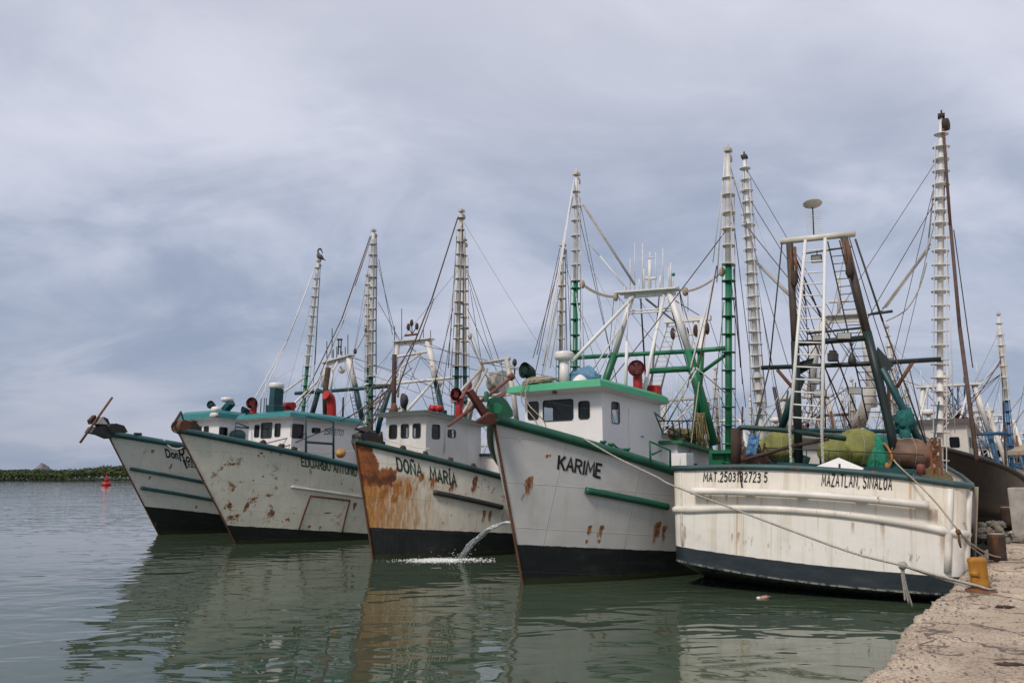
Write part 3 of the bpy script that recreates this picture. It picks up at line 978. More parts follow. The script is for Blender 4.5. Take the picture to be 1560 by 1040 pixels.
def house(root, x0, x1, y0, y1, z0, zf, zr, mat, roofmat, front, side, rear=(), over=(0.5, 0.28, 0.1), th=0.17, rise=0.10, soffit=None, far=()):
    """front windows: (y centre, z centre, w, h, fill); side windows on y0: (x centre, z centre, w, h, fill)"""
    mb = MB()
    fh = [(y1 - (c[0] + c[2] / 2), y1 - (c[0] - c[2] / 2), c[1] - c[3] / 2, c[1] + c[3] / 2) for c in front]
    wall(mb, (x0, y1), (x0, y0), z0, zf, zf, fh)
    sh = [(c[0] - c[2] / 2 - x0, c[0] + c[2] / 2 - x0, c[1] - c[3] / 2, c[1] + c[3] / 2) for c in side]
    wall(mb, (x0, y0), (x1, y0), z0, zf, zr, sh)
    rh = [(c[0] - c[2] / 2 - y0, c[0] + c[2] / 2 - y0, c[1] - c[3] / 2, c[1] + c[3] / 2) for c in rear]
    wall(mb, (x1, y0), (x1, y1), z0, zr, zr, rh)
    hh = [(x1 - (c[0] + c[2] / 2), x1 - (c[0] - c[2] / 2), c[1] - c[3] / 2, c[1] + c[3] / 2) for c in far]
    wall(mb, (x1, y1), (x0, y1), z0, zr, zf, hh)
    of, os_, orr = over
    def ring(f_, s_, r_, dz):
        zz = lambda x: zf + (zr - zf) * (x - x0) / (x1 - x0)
        return [V((x, y, zz(x) + dz)) for x, y in ((x0 - f_, y0 - s_), (x1 + r_, y0 - s_), (x1 + r_, y1 + s_), (x0 - f_, y1 + s_))]
    A, B_, C_ = ring(0, 0, 0, 0), ring(of, os_, orr, 0.06), ring(of - 0.06, os_ - 0.05, orr - 0.04, 0.06 + th)
    mb.add(A + B_, [(i, (i + 1) % 4, 4 + (i + 1) % 4, 4 + i) for i in range(4)])
    o = mb.build('pilothouse', mat, root)
    rf = MB()
    mid = [B_[i] + V((0, 0, 0.002)) for i in range(4)]
    D_ = ring(of * 0.2, os_ * 0.2, 0, 0.06 + th + rise)
    rf.add(mid + C_ + D_, [(i, (i + 1) % 4, 4 + (i + 1) % 4, 4 + i) for i in range(4)] + [(4 + i, 4 + (i + 1) % 4, 8 + (i + 1) % 4, 8 + i) for i in range(4)] + [(8, 9, 10, 11)])
    rf.build('roof', roofmat, root, bevel=0.012)
    for c in front:
        window(root, (x0, c[0], c[1]), (0, -1, 0), (-1, 0, 0), c[2], c[3], mat, fill=c[4] if len(c) > 4 else None)
    for c in side:
        window(root, (c[0], y0, c[1]), (1, 0, 0), (0, -1, 0), c[2], c[3], mat, fill=c[4] if len(c) > 4 else None)
    fl = MB(); fl.box(((x0 + x1) / 2, (y0 + y1) / 2, z0 + 0.3), (x1 - x0 - 0.1, y1 - y0 - 0.1, 0.05))
    fl.build('cabin_floor', M['dark'], root)
    return o
def outrigger(root, base, brk, top, r, up, low, ring=0.55, rr=None, rods=True, head=True, ringmat=None):
    """raised trawl boom: tube with ring plates and thin guard rods; painted lower section"""
    base, brk, top = V(base), V(brk), V(top)
    rr = rr or r * 1.75
    r *= 0.80
    d = (top - brk).normalized()
    mb = MB()
    L = (top - brk).length
    tp = top - d * min(0.9, L * .3)
    mb.tube([brk, tp, top], [r, r * 0.95, r * 0.55], 10)
    q = V((0, 0, 1)).rotation_difference(d).to_matrix()
    s = 0.0
    while s < L - 0.3:
        c = brk + d * s
        k = rr * (1 if s < L - 1.0 else 0.85) * rnd.uniform(.94, 1.04)
        dt = (d + V((rnd.gauss(0, .05), rnd.gauss(0, .05), 0))).normalized()
        mb.lathe([(r * .9, -0.012), (k, -0.012), (k, 0.012), (r * .9, 0.012)], c, 12, dt)
        s += ring * rnd.uniform(.9, 1.1)
    if rods:
        for a in range(4):
            t = pi / 4 + a * pi / 2
            e = q @ V((cos(t), sin(t), 0)) * rr * 0.96
            mb.tube([brk + e, tp + e * 0.95], 0.015, 4)
    o = mb.build('outrigger', up, root)
    d2 = (brk - base).normalized(); L2 = (brk - base).length
    lo = MB()
    lo.tube([base, brk], r * 1.04, 10)
    s = 0.2
    while s < L2:
        lo.lathe([(r * .9, -0.014), (rr, -0.014), (rr, 0.014), (r * .9, 0.014)], base + d2 * s, 12, d2)
        s += ring
    if rods:
        for a in range(4):
            t = pi / 4 + a * pi / 2
            e = q @ V((cos(t), sin(t), 0)) * rr * 0.96
            lo.tube([base + e, brk + e], 0.013, 4)
    lo.build('lower_section', low, o)
    if head:
        hb = MB()
        hb.box(top + d * 0.02, (0.26, 0.20, 0.10), q)
        hb.lathe([(0.05, -0.05), (0.13, -0.05), (0.13, 0.05), (0.05, 0.05)], top - d * 0.22 + q @ V((r * 1.2, 0, 0)), 12, q @ V((0, 1, 0)))
        hb.tube([top, top + d * 0.22], 0.03, 6)
        hb.build('head_block', ringmat or M['rustmast'], o)
    return o
def stay(root, pts, r, mat, name='stay', n=5):
    mb = MB(); mb.tube(pts, r, n)
    return mb.build(name, mat, root)
def ladder(mb, a0, a1, b0, b1, rungs, r=0.03, rr=0.016):
    """stile a0-a1 and stile b0-b1"""
    a0, a1, b0, b1 = map(V, (a0, a1, b0, b1))
    mb.tube([a0, a1], r, 6); mb.tube([b0, b1], r, 6)
    for i in range(1, rungs + 1):
        t = i / (rungs + 1)
        mb.tube([a0.lerp(a1, t), b0.lerp(b1, t)], rr, 5)
    return mb
def radar(root, base, top, r, mat, wcol=None, ped=0.1):
    base, top = V(base), V(top)
    p = MB(); p.tube([base, top], [ped * 1.25, ped], 10)
    o = p.build('radar_pedestal', mat, root)
    c = MB()
    c.lathe([(r * .55, -0.02), (r * .95, 0.02), (r, 0.08), (r, 0.17), (r * .94, 0.22), (r * .5, 0.245), (0.01, 0.25)], top, 20)
    c.build('radar_dome', wcol or M['plastic'], o)
def cowl(root, base, hgt, r, face, mat, inside):
    """ventilator: stack with a round trumpet mouth facing face"""
    base, face = V(base), V(face).normalized()
    mb = MB()
    up = V((0, 0, 1))
    c = base + up * hgt
    P = [base, base + up * hgt * 0.55, c - up * r * .2 - face * 0.05, c + face * 0.10, c + face * 0.24]
    mb.tube(smoothpath(P, 4), [r * .55 + (r * .45) * max(0, (i - 8) / 8) ** 0.8 for i in range(17)], 14, cap=False)
    o = mb.build('ventilator', mat, root)
    d = MB()
    d.lathe([(0.005, 0), (r * .95, 0.0)], c + face * 0.2, 16, face)
    d.build('ventilator_mouth', inside, o)
def gate_frame(root, pts, r, mat, name='deck_rail'):
    mb = MB()
    for p in pts: mb.tube(p, r, 6)
    return mb.build(name, mat, root)

# ------------------------------------------------------------------ the rafted trawlers
GRP = 'white trawlers moored side by side'
def runs_px(h, L):
    out = []
    for px, py, w_, l_ in L:
        t, z = h.find(px, py); p = h.ptz(t, z); out.append((p.x, p.z, w_, l_))
    return out
def zone(h, px, py):
    p = h.ptz(*h.find(px, py)); return p.x, p.z
def bootline(h, a, b):
    A, B_ = h.find(*a), h.find(*b)
    pa, pb = h.ptz(*A), h.ptz(*B_)
    k = (pb.z - pa.z) / max(0.3, pb.x - pa.x)
    return pa.z - k * pa.x, k
def lines(h, root, L):
    """((px, py, plane x), (px, py, plane x), radius, material[, sag])"""
    for q in L:
        a, b = h.on(q[0][0], q[0][1], x=q[0][2]), h.on(q[1][0], q[1][1], x=q[1][2])
        stay(root, sagline(a, b, q[4]) if len(q) > 4 and q[4] else [a, b], q[2], q[3])
def tube_px(h, mb, pts, r, n=7):
    mb.tube([h.on(p[0], p[1], x=p[2]) for p in pts], r, n)
def tackle(root, a, b, mat, rope):
    """two blocks with several falls of rope between them"""
    a, b = V(a), V(b)
    d = (b - a).normalized(); e = d.orthogonal().normalized()
    mb = MB()
    for k in (-1, 0, 1):
        mb.tube(sagline(a + e * 0.05 * k, b + e * 0.05 * k, 0.12, 10), 0.016, 5)
    o = mb.build('tackle', rope, root)
    for p in (a, b):
        bl = MB()
        bl.blob(p, (0.10, 0.10, 0.16), 0.05, 2, 10, 8)
        bl.build('block', mat, o)
def box_on(root, c, d, mat, name, bevel=0.01, rot=None):
    mb = MB(); mb.box(c, d, rot); return mb.build(name, mat, root, bevel=bevel)

def loose(h, mb, name, mat, label, cat, group=None):
    """a thing lying on a boat but not part of it, built in that boat's frame"""
    o = mb.build(name, mat)
    o.matrix_world = h.M
    return tag(o, label, cat, group)
# ---- Karime: the white trawler with the green roof
def karime():
    h = Hull(0.279, 19.99, 0.635, 3.973, 1.21, 1.259, 1.906, 6.579, 2.401, 2.23, 7.077, 8.176)
    T = empty('trawler', h.M, 'white trawler with bright green roof edge, red anchor on its bow and clean grey-white hull', 'trawler', GRP)
    z0, k = bootline(h, (786, 829), (1000, 838))
    build_hull(h, T, hullpaint('hull_karime', (0.60, 0.59, 0.575), z0, k, rust=0.22, seed=1, runs=runs_px(h, [(808, 728, .10, .75), (899, 801, .07, .35), (917, 801, .08, .5), (894, 822, .05, .15), (912, 822, .06, .15), (854, 831, .04, .25), (1003, 795, .14, .8), (1014, 799, .10, .7), (836, 692, .06, .12)])), M['greenrail'], 0.12, stem=M['rust'])
    rail_on_hull(h, T, h.find(891, 746), h.find(1015, 771), 0.09, M['greenrail'])
    lettering_on_hull(h, T, 'KARIME', (850, 713), (914, 727), 0.33, M['letter'], 0.22, 0.008)
    # rust runs from scuppers
    F1 = [(0.77 + .19, 4.40, .37, .50), ]
    on = h.on
    def fw(a, b):           # two opposite pixel corners on the front wall
        p, q = on(a[0], a[1], x=1.83), on(b[0], b[1], x=1.83)
        return ((p.y + q.y) / 2, (p.z + q.z) / 2, abs(p.y - q.y), abs(p.z - q.z))
    def sw(a, b):
        p, q = on(a[0], a[1], y=-1.25), on(b[0], b[1], y=-1.25)
        return ((p.x + q.x) / 2, (p.z + q.z) / 2, abs(p.x - q.x), abs(p.z - q.z))
    house(T, 1.83, 5.3, -1.25, 1.24, 2.0, 4.82, 4.70, M['house'], M['greenroof'],
          [fw((804, 612), (821, 639)), fw((827, 610), (874, 640)), fw((881, 611), (899, 638))],
          [sw((931, 611), (944, 646))],
          rear=[(0.55, 4.35, 0.8, 0.6), (-0.5, 4.35, 0.7, 0.6)], far=[(3.0, 4.3, 0.5, 0.6)], over=(0.53, 0.27, 0.1), th=0.17)
    # side door, its seams and handle
    d = MB()
    a, b = on(957, 622, y=-1.25), on(993, 700, y=-1.25)
    d.box(((a.x + 4.15) / 2, -1.262, 3.2), (4.15 - a.x, 0.022, 2.55))
    dr = d.build('door', M['house'], T, bevel=0.01)
    hd = MB(); hd.tube([(4.0, -1.30, 3.7), (4.0, -1.33, 3.72), (3.85, -1.33, 3.72)], 0.014, 6); hd.build('handle', M['steel'], dr)
    lamp = MB(); p = on(845, 597, x=1.45); lamp.box(p, (0.1, 0.09, 0.09)); lamp.build('lamp', M['gunmast'], T)
    # low deck house behind, with its green roof edge
    lo = MB()
    wall(lo, (5.3, -1.75), (10.6, -1.75), 1.2, 3.55, 3.05, [])
    wall(lo, (10.6, -1.75), (10.6, 1.75), 1.2, 3.05, 3.05, [])
    wall(lo, (5.3, 1.75), (5.3, -1.75), 1.2, 3.55, 3.55, [])
    wall(lo, (10.6, 1.75), (5.3, 1.75), 1.2, 3.05, 3.55, [])
    lo.build('deckhouse', M['house'], T)
    rf = MB(); rf.plate([(5.1, -2.0, 3.60), (10.9, -2.0, 3.08), (10.9, 2.0, 3.08), (5.1, 2.0, 3.60)], 0.09); rf.build('deckhouse_roof', M['green'], T)
    for x in (5.9, 6.45):
        q = MB(); q.box((x, -1.76, 2.72), (0.40, 0.03, 0.55)); f = q.build('window', M['steel'], T)
        q = MB(); q.box((x, -1.782, 2.72), (0.32, 0.02, 0.46)); q.build('pane', M['lamp'], f)
    # deck rail frame at the gunwale
    fr_ = lambda px, py: on(px, py, y=-2.75)
    P = [fr_(991, 704), fr_(990, 672), fr_(1021, 686), fr_(1021, 712)]
    gate_frame(T, [P, [fr_(994, 692), fr_(1007, 686)]], 0.028, M['green'])
    # bow: cheeks, roller plate, cleats
    by = h.Mi @ W(757, 640, Y=18.95)
    ck = MB()
    for s in (-0.16, 0.16):
        prof = [on(768, 640, y=s), on(781, 634, y=s), on(780, 625, y=s), on(772, 611, y=s), on(765, 605, y=s), on(752, 604, y=s), on(744, 608, y=s), on(742, 622, y=s), on(746, 636, y=s), on(756, 642, y=s)]
        ck.plate(prof, 0.05)
        ck.tube([on(741, 612, y=s), on(741, 596, y=s)], [0.07, 0.05], 8)
    ck.tube([on(757, 622, y=-0.28), on(757, 622, y=0.28)], 0.13, 12)
    ck.build('bow_roller', M['green'], T, bevel=0.008)
    an = MB()
    A = lambda px, py, y=0.0: on(px, py, y=y)
    an.tube([A(683, 649, -.05), A(726, 616, -.05), A(779, 575, 0.0)], [0.03, 0.05, 0.035], 8)
    an.lathe([(.05, -.08), (.09, -.05), (.09, .05), (.05, .08)], A(779, 574), 10, A(779, 575) - A(726, 616))
    an.plate([A(711, 596, -.15), A(718, 592, -.15), A(744, 629, -.1), A(736, 636, -.1)], 0.10)
    an.plate([A(700, 607, -.3), A(717, 580, .2), A(718, 590, .2), A(704, 606, -.3)], 0.05)
    an.plate([A(747, 607, .15), A(766, 598, .3), A(772, 598, .3), A(767, 604, .15), A(752, 608, .1)], 0.06)
    an.plate([A(724, 643, -.25), A(744, 628, -.25), A(757, 631, -.2), A(758, 645, -.1), A(740, 645, .25)], 0.06)
    an.build('anchor', M['anchor'], T, bevel=0.008)
    for px in (922, 934, 958):
        cl = MB()
        t, z = h.find(px, 690 if px < 950 else 698)
        p = h.pt(t, 1) + V((0, 0.05, 0.16))
        cl.lathe([(.05, -.12), (.05, 0), (.09, .02), (.09, .06), (.02, .07)], p, 10)
        cl.build('cleat', M['green'], T)
    ch = MB()
    a_, b_ = h.pt(h.find(938, 694)[0], 1) + V((0, .05, .2)), h.pt(h.find(958, 700)[0], 1) + V((0, .05, .2))
    ch.tube(sagline(a_, b_, 0.06), 0.025, 6); ch.build('chain', M['greendark'], T)
    box_on(T, on(1040, 704, y=-2.2), (.5, .45, .5), M['house'], 'white_locker', 0.01)
    # roof gear
    radar(T, on(860, 588, x=2.5), on(859.5, 548, x=2.5), 0.27, M['plastic'], None, 0.13)
    cowl(T, on(808, 588, x=2.2), 0.42, 0.24, (-1, 0.25, 0.1), M['greendark'], M['greendark'])
    cowl(T, on(972, 604, y=-0.95), 0.78, 0.25, (-0.93, -0.35, 0.12), M['red'], M['redin'])
    box_on(T, on(995, 596, y=-1.15), (0.36, 0.42, 0.34), M['red'], 'red_locker', 0.03)
    sg = MB(); p = on(995, 608, y=-1.15); sg.box(p, (0.5, 0.5, 0.06)); sg.tube([p, p - V((0, 0, .2))], .05, 6); sg.build('locker_bracket', M['rustdark'], T)
    # outriggers and the A-frame between them
    XO = 7.0
    def outr(b, k, t, r, xo=XO):
        B_, K_, T_ = on(*b, x=xo), on(*k, x=xo), on(*t, x=xo)
        d = (K_ - B_).normalized()
        if B_.z > 1.7: B_ = B_ - d * ((B_.z - 1.7) / d.z)
        return outrigger(T, B_, K_, T_, r, M['whitemast'], M['green'], 0.56)
    outr((876, 600), (877, 428), (878, 266), 0.105)
    outr((1110, 690), (1110, 403), (1109, 230), 0.125)
    XA = 7.5
    af = MB()
    tube_px(h, af, [(963, 450, XA), (937, 538, XA)], 0.10, 10)
    tube_px(h, af, [(1019, 443, XA), (1049, 534, XA)], 0.11, 10)
    a, b = on(941, 447, x=XA), on(1034, 440, x=XA)
    af.bar(a, b, 0.5, 0.05); af.bar(a - V((0, 0, .1)) + (b - a) * .12, b - V((0, 0, .1)) - (b - a) * .05, 0.08, 0.2)
    tube_px(h, af, [(952, 474, XA), (1023, 469, XA)], 0.03); tube_px(h, af, [(952, 478, XA), (1024, 473, XA)], 0.03)
    af_o = af.build('mast_frame', M['white'], T)
    lw = MB()
    tube_px(h, lw, [(937, 538, XA), (918, 592, XA), (908, 618, XA)], 0.135, 10)
    tube_px(h, lw, [(1049, 534, XA), (1064, 590, XA), (1088, 678, XA + .3)], 0.15, 10)
    tube_px(h, lw, [(1068, 535, XA), (1066, 575, XA), (1057, 675, XA)], 0.11, 10)
    tube_px(h, lw, [(872, 545, XO), (937, 541, XA), (1050, 535, XA), (1110, 530, XO)], 0.075, 8)
    tube_px(h, lw, [(988, 565, XA), (1056, 561, XA)], 0.10, 8)
    tube_px(h, lw, [(1106, 540, XO), (1062, 572, XA)], 0.06, 8)
    lw.build('lower_section', M['green'], af_o)
    pl = MB(); p = on(1102, 688, x=XO); pl.box(p, (0.5, 0.7, 0.1)); pl.box(p - V((0, -0.2, .3)), (0.1, 0.5, .5)); pl.build('outrigger_step', M['green'], T)
    st = MB()
    tube_px(h, st, [(967, 450, XA), (871, 551, 4.5)], 0.06, 8)
    tube_px(h, st, [(1012, 447, XA), (983, 585, 4.8)], 0.06, 8)
    tube_px(h, st, [(986, 574, 4.8), (978, 612, 4.8)], 0.07, 8)
    st.build('mast_brace', M['white'], T)
    sp = MB(); tube_px(h, sp, [(955, 520, 4.2), (953, 600, 4.2)], 0.05, 8); tube_px(h, sp, [(957, 460, 4.2), (955, 520, 4.2)], 0.014, 5); sp.build('aerial', M['white'], T)
    for px, py, py0, r in ((960, 394, 444, .018), (967, 370, 443, .012), (979, 371, 443, .02), (999, 385, 441, .015), (1010, 379, 441, .018), (1022, 400, 440, .03), (1025, 420, 440, .02), (981, 410, 442, .03), (1019, 408, 440, .02), (1006, 420, 441, .035), (974, 425, 443, .02), (952, 436, 446, .03)):
        m_ = MB(); tube_px(h, m_, [(px, py, XA), (px, py0, XA)], r, 6); m_.build('aerial', M['wirewhite'], T)
    m_ = MB(); tube_px(h, m_, [(990, 396, XA), (990, 441, XA)], 0.06, 8); tube_px(h, m_, [(990, 384, XA), (990, 396, XA)], 0.02, 6); tube_px(h, m_, [(986, 393, XA), (997, 392, XA)], 0.02, 6)
    tube_px(h, m_, [(983, 424, XA), (1000, 424, XA)], 0.05, 6)
    m_.build('light_mast', M['white'], T)
    g_ = MB(); g_.lathe([(.01, -.06), (.06, -.03), (.06, .03), (.01, .06)], on(1026, 418, x=XA), 8); g_.build('signal_lamp', M['green'], T)
    # stern gallows with ladders
    XG = 15.0
    ga = MB()
    a, b = on(1013, 489, x=XG), on(1083, 484, x=XG)
    ga.bar(a, b, 0.22, 0.2)
    tube_px(h, ga, [(1072, 487, XG), (1064, 575, XG), (1062, 620, XG)], 0.16, 8)
    tube_px(h, ga, [(1022, 512, XG), (1068, 508, XG)], 0.04, 6)
    ladder(ga, on(1018, 490, x=XG), on(985, 600, x=XG + 1.5), on(1032, 489, x=XG), on(1005, 600, x=XG + 1.5), 14, 0.045, 0.025)
    ladder(ga, on(1056, 487, x=XG), on(1053, 550, x=XG), on(1064, 487, x=XG), on(1063, 550, x=XG), 8, 0.03, 0.02)
    ga.build('stern_gallows', M['white'], T)
    for px in (1025, 1046, 1060, 1077):
        bl = MB(); bl.blob(on(px, 500 + (px % 3) * 4, x=XG), (0.12, 0.12, 0.28), 0.1, 2, 8, 6); bl.build('block', M['rustdark'], T)
    # standing and running gear
    lines(h, T, [
        ((874, 276, XO), (827, 556, 2.4), .028, M['wirewhite']), ((875, 272, XO), (831, 556, 2.4), .02, M['wirewhite']),
        ((873, 300, XO), (816, 566, 2.2), .012, M['wirerust']),
        ((881, 275, XO), (890, 560, 6.5), .012, M['wirewhite']), ((877, 440, XO), (889, 560, 6), .014, M['wirewhite']),
        ((1104, 236, XO), (1092, 430, XO), .02, M['wirewhite']), ((1106, 240, XO), (1086, 400, XO), .015, M['wirewhite']), ((1090, 415, XO), (1052, 560, 4.8), .022, M['wirewhite']),
        ((1092, 405, XO), (1064, 560, 5), .022, M['wirerust']), ((1088, 420, XO), (1047, 590, 5), .016, M['wirerust']),
        ((1058, 560, 5.2), (1008, 638, 5.6), .024, M['wirewhite']), ((1062, 562, 5.2), (1016, 646, 5.8), .024, M['wirewhite']),
        ((1061, 560, 5.4), (1112, 604, 7), .02, M['wirewhite']),
        ((1008, 640, 5.6), (960, 700, 3.6), .024, M['greendark']),
        ((888, 312, XO), (967, 434, XA), .045, M['ropegrey']), ((892, 366, XO), (914, 390, XA), .012, M['wirewhite']), ((914, 390, XA), (955, 440, XA), .03, M['wirewhite']),
        ((976, 455, XA), (985, 600, 9), .03, M['steel']), ((1018, 455, XA), (1070, 640, 10), .018, M['steel']),
        ((984, 455, XA), (1035, 495, 14.5), .04, M['ropegrey']), ((1029, 458, XA), (1065, 480, 14.5), .018, M['wire']),
        ((935, 455, XA), (928, 540, XA), .01, M['wire']), ((1048, 446, XA), (1048, 475, XA), .01, M['wire']),
        ((1118, 404, XO), (1131, 585, 9), .012, M['wire']), ((1117, 410, XO), (1128, 560, 9), .012, M['wire']), ((1113, 420, XO), (1136, 620, 10), .012, M['wire']),
        ((944, 455, XA), (927, 560, XA), .02, M['wirewhite']), ((1032, 446, XA), (1060, 560, XA), .02, M['wirewhite']),
        ((951, 490, XA), (905, 560, 6), .03, M['wirewhite']), ((1103, 460, XO), (1080, 690, 8), .016, M['ropegrey']),
        ((1066, 575, XA), (1051, 690, 6), .02, M['rope']),
    ])
    tackle(T, on(887, 433, x=XO), on(938, 452, x=XA), M['rope'], M['rope'])
    tackle(T, on(1100, 414, x=XO), on(1044, 444, x=XA), M['rope'], M['rope'])
    # railing of the low roof
    rl = MB()
    for a, b in (((997, 628), (1010, 660)), ((1010, 660), (1057, 668)), ((1004, 641), (1062, 641)), ((1024, 641), (1028, 664)), ((1034, 641), (1038, 666)), ((1046, 641), (1050, 668)), ((1058, 641), (1060, 668)), ((1014, 650), (1062, 672)), ((997, 628), (1012, 640))):
        rl.tube([on(*a, y=-1.6), on(*b, y=-1.6)], 0.022, 5)
    rl.build('roof_rail', M['greendark'], T)
    # gear lying about
    q = MB()
    c = on(822, 580, x=1.95); R = random.Random(5)
    for i in range(15):
        a0 = R.uniform(0, 6.3); rr_ = R.uniform(0.28, 0.46); hz = 0.018 + 0.17 * R.random() * (1 - (rr_ - .28) * 1.5)
        tl = R.uniform(-.12, .12); tm = R.uniform(-.12, .12); ox, oy = R.uniform(-.07, .07), R.uniform(-.1, .1)
        pts = []
        for j in range(25):
            t = a0 + 2 * pi * j / 24
            x, y = cos(t) * rr_ * 0.75 + ox, sin(t) * rr_ * 1.12 + oy
            pts.append(V((c.x + x, c.y + y, 5.15 + hz + max(-hz, tl * x + tm * y))))
        q.tube(pts, 0.018, 5, cap=False)
    for yy in (-0.06, 0.10):
        top = V((1.45, c.y + yy, 5.20))
        e = on(817 if yy > 0 else 829, 648, x=1.2)
        q.tube(smoothpath([top + V((.3, 0, .12)), top, V((1.26, c.y + yy, 5.13)), V((1.22, c.y + yy - .02, 4.6)), V((1.25, e.y, 4.0)), V((1.25, e.y, 3.3))], 4), 0.018, 5)
    loose(h, q, 'rope_coil', M['rope'], 'tan rope coil heaped on the green-edged roof with two ends hanging down', 'rope')
    return h, T
KH, KT = karime()
mb = MB()
c = KH.on(890, 578, x=2.9)
mb.blob((c.x, c.y, 5.33), (0.34, 0.50, 0.32), 0.28, 2.6, 40, 24, 3, flatz=-0.14)
loose(KH, mb, 'net_heap', M['netblue'], 'crumpled blue net heap lying on the green-edged roof beside the radar post', 'net')
mb = MB()
mb.lathe([(0.34, 0), (0.30, 0.05), (0.12, 0.27), (0.03, 0.32), (0.0, 0.325)], KH.on(884, 588, x=2.2) + V((0, 0, 0.0)), 18)
loose(KH, mb, 'cone_cover', M['plastic'], 'white cone-shaped cover on the green-edged roof in front of the blue net', 'cover')
mb = MB()
p0 = KH.on(1066, 635, x=7.3)
R = random.Random(11)
for i in range(46):
    a = p0 + V((R.uniform(-.08, .08), R.uniform(-.14, .14), R.uniform(-.1, .15)))
    b = a + V((R.uniform(-.15, .15), R.uniform(-.16, .16), -R.uniform(.6, 1.25)))
    mb.tube(sagline(a, b, R.uniform(-.05, .05), 6), R.uniform(.014, .03), 5)
loose(KH, mb, 'hanging_net', M['netbrown'], 'olive brown trawl net bundle hanging from the green mast leg', 'net')
mb = MB()
p0 = KH.on(1040, 665, x=7.0)
mb.blob(p0 + V((0, 0, 0.0)), (0.55, 0.35, 0.24), 0.5, 3.2, 36, 20, 8, flatz=-.16)
loose(KH, mb, 'net_pile', M['netbrown'], 'low yellowish net pile lying on the green-edged deckhouse roof', 'net')

def outr_px(h, T, xo, b, k, t, r, up, low, zmin=1.6, ring=0.56, **kw):
    B_, K_, T_ = h.on(*b, x=xo), h.on(*k, x=xo), h.on(*t, x=xo)
    d = (K_ - B_).normalized()
    if B_.z > zmin: B_ = B_ - d * ((B_.z - zmin) / d.z)
    return outrigger(T, B_, K_, T_, r, up, low, ring, **kw)
def winspan(h, a, b, x=None, y=None):
    p, q = h.on(a[0], a[1], x=x, y=y), h.on(b[0], b[1], x=x, y=y)
    if x is not None:
        return ((p.y + q.y) / 2, (p.z + q.z) / 2, abs(p.y - q.y), abs(p.z - q.z))
    return ((p.x + q.x) / 2, (p.z + q.z) / 2, abs(p.x - q.x), abs(p.z - q.z))
def deckhouse(T, x0, x1, w_, z0, za, zb, mat, roofmat, windows=()):
    lo = MB()
    wall(lo, (x0, -w_), (x1, -w_), z0, za, zb, [])
    wall(lo, (x1, -w_), (x1, w_), z0, zb, zb, [])
    wall(lo, (x0, w_), (x0, -w_), z0, za, za, [])
    wall(lo, (x1, w_), (x0, w_), z0, zb, za, [])
    lo.build('deckhouse', mat, T)
    rf = MB(); e = 0.22
    rf.plate([(x0 - .1, -w_ - e, za + .05), (x1 + e, -w_ - e, zb + .04), (x1 + e, w_ + e, zb + .04), (x0 - .1, w_ + e, za + .05)], 0.09)
    rf.build('deckhouse_roof', roofmat, T)
    for c in windows:
        q = MB(); q.box((c[0], -w_ - 0.012, c[1]), (c[2] + .08, 0.03, c[3] + .08)); f = q.build('window', M['gasket'], T)
        q = MB(); q.box((c[0], -w_ - 0.03, c[1]), (c[2], 0.02, c[3])); q.build('pane', M['dark'], f)
def bow_roller(h, T, mat, z, xs, w_=0.2, r=0.14, anchor=None):
    q = MB()
    for s in (-w_, w_):
        q.plate([V((xs + .75, s, z - .05)), V((xs + .55, s, z + .22)), V((xs + .15, s, z + .30)), V((xs - .15, s, z + .16)), V((xs - .12, s, z - .12)), V((xs + .3, s, z - .22))], 0.05)
    q.build('bow_chock', mat, T, bevel=0.008)
    q = MB(); q.tube([V((xs, -w_ - .06, z + .1)), V((xs, w_ + .06, z + .1))], r, 12)
    q.build('bow_roller', anchor or mat, T)

def aft_gallows(h, T, xg, zg, mat, seed, w_=1.3):
    R = random.Random(seed)
    for s in (-1, 1):
        q = MB(); q.tube([V((xg, s * w_ * .75, zg)), V((xg + .1, s * w_ * 1.5, 1.5))], .11, 8); q.build('gallows_leg', mat, T)
        q = MB(); q.tube([V((xg, s * w_ * .75, zg)), V((xg - 3.0, s * w_ * 1.3, 2.6))], .06, 8); q.build('gallows_brace', mat, T)
    q = MB(); q.tube([V((xg, -w_, zg)), V((xg, w_, zg))], .09, 8); q.build('gallows_beam', mat, T)
    q = MB(); q.tube([V((xg, -w_ * 1.15, zg * .62)), V((xg, w_ * 1.15, zg * .62))], .06, 8); q.build('cross_bar', mat, T)
    q = MB(); ladder(q, (xg, -.45, zg), (xg + 1.4, -.6, 1.6), (xg, .0, zg), (xg + 1.4, .1, 1.6), 13, .03, .018); q.build('ladder', mat, T)
    for y_ in (-.8, .3, .9):
        q = MB(); q.blob(V((xg, y_, zg - .35)), (.12, .12, .26), .2, 3, 10, 8, y_); q.build('block', M['rustdark'], T)
    q = MB(); q.tube([V((xg - 5.5, 0, 2.2)), V((xg - 1.0, .2, zg + .9))], .10, 8); q.build('derrick', mat, T)
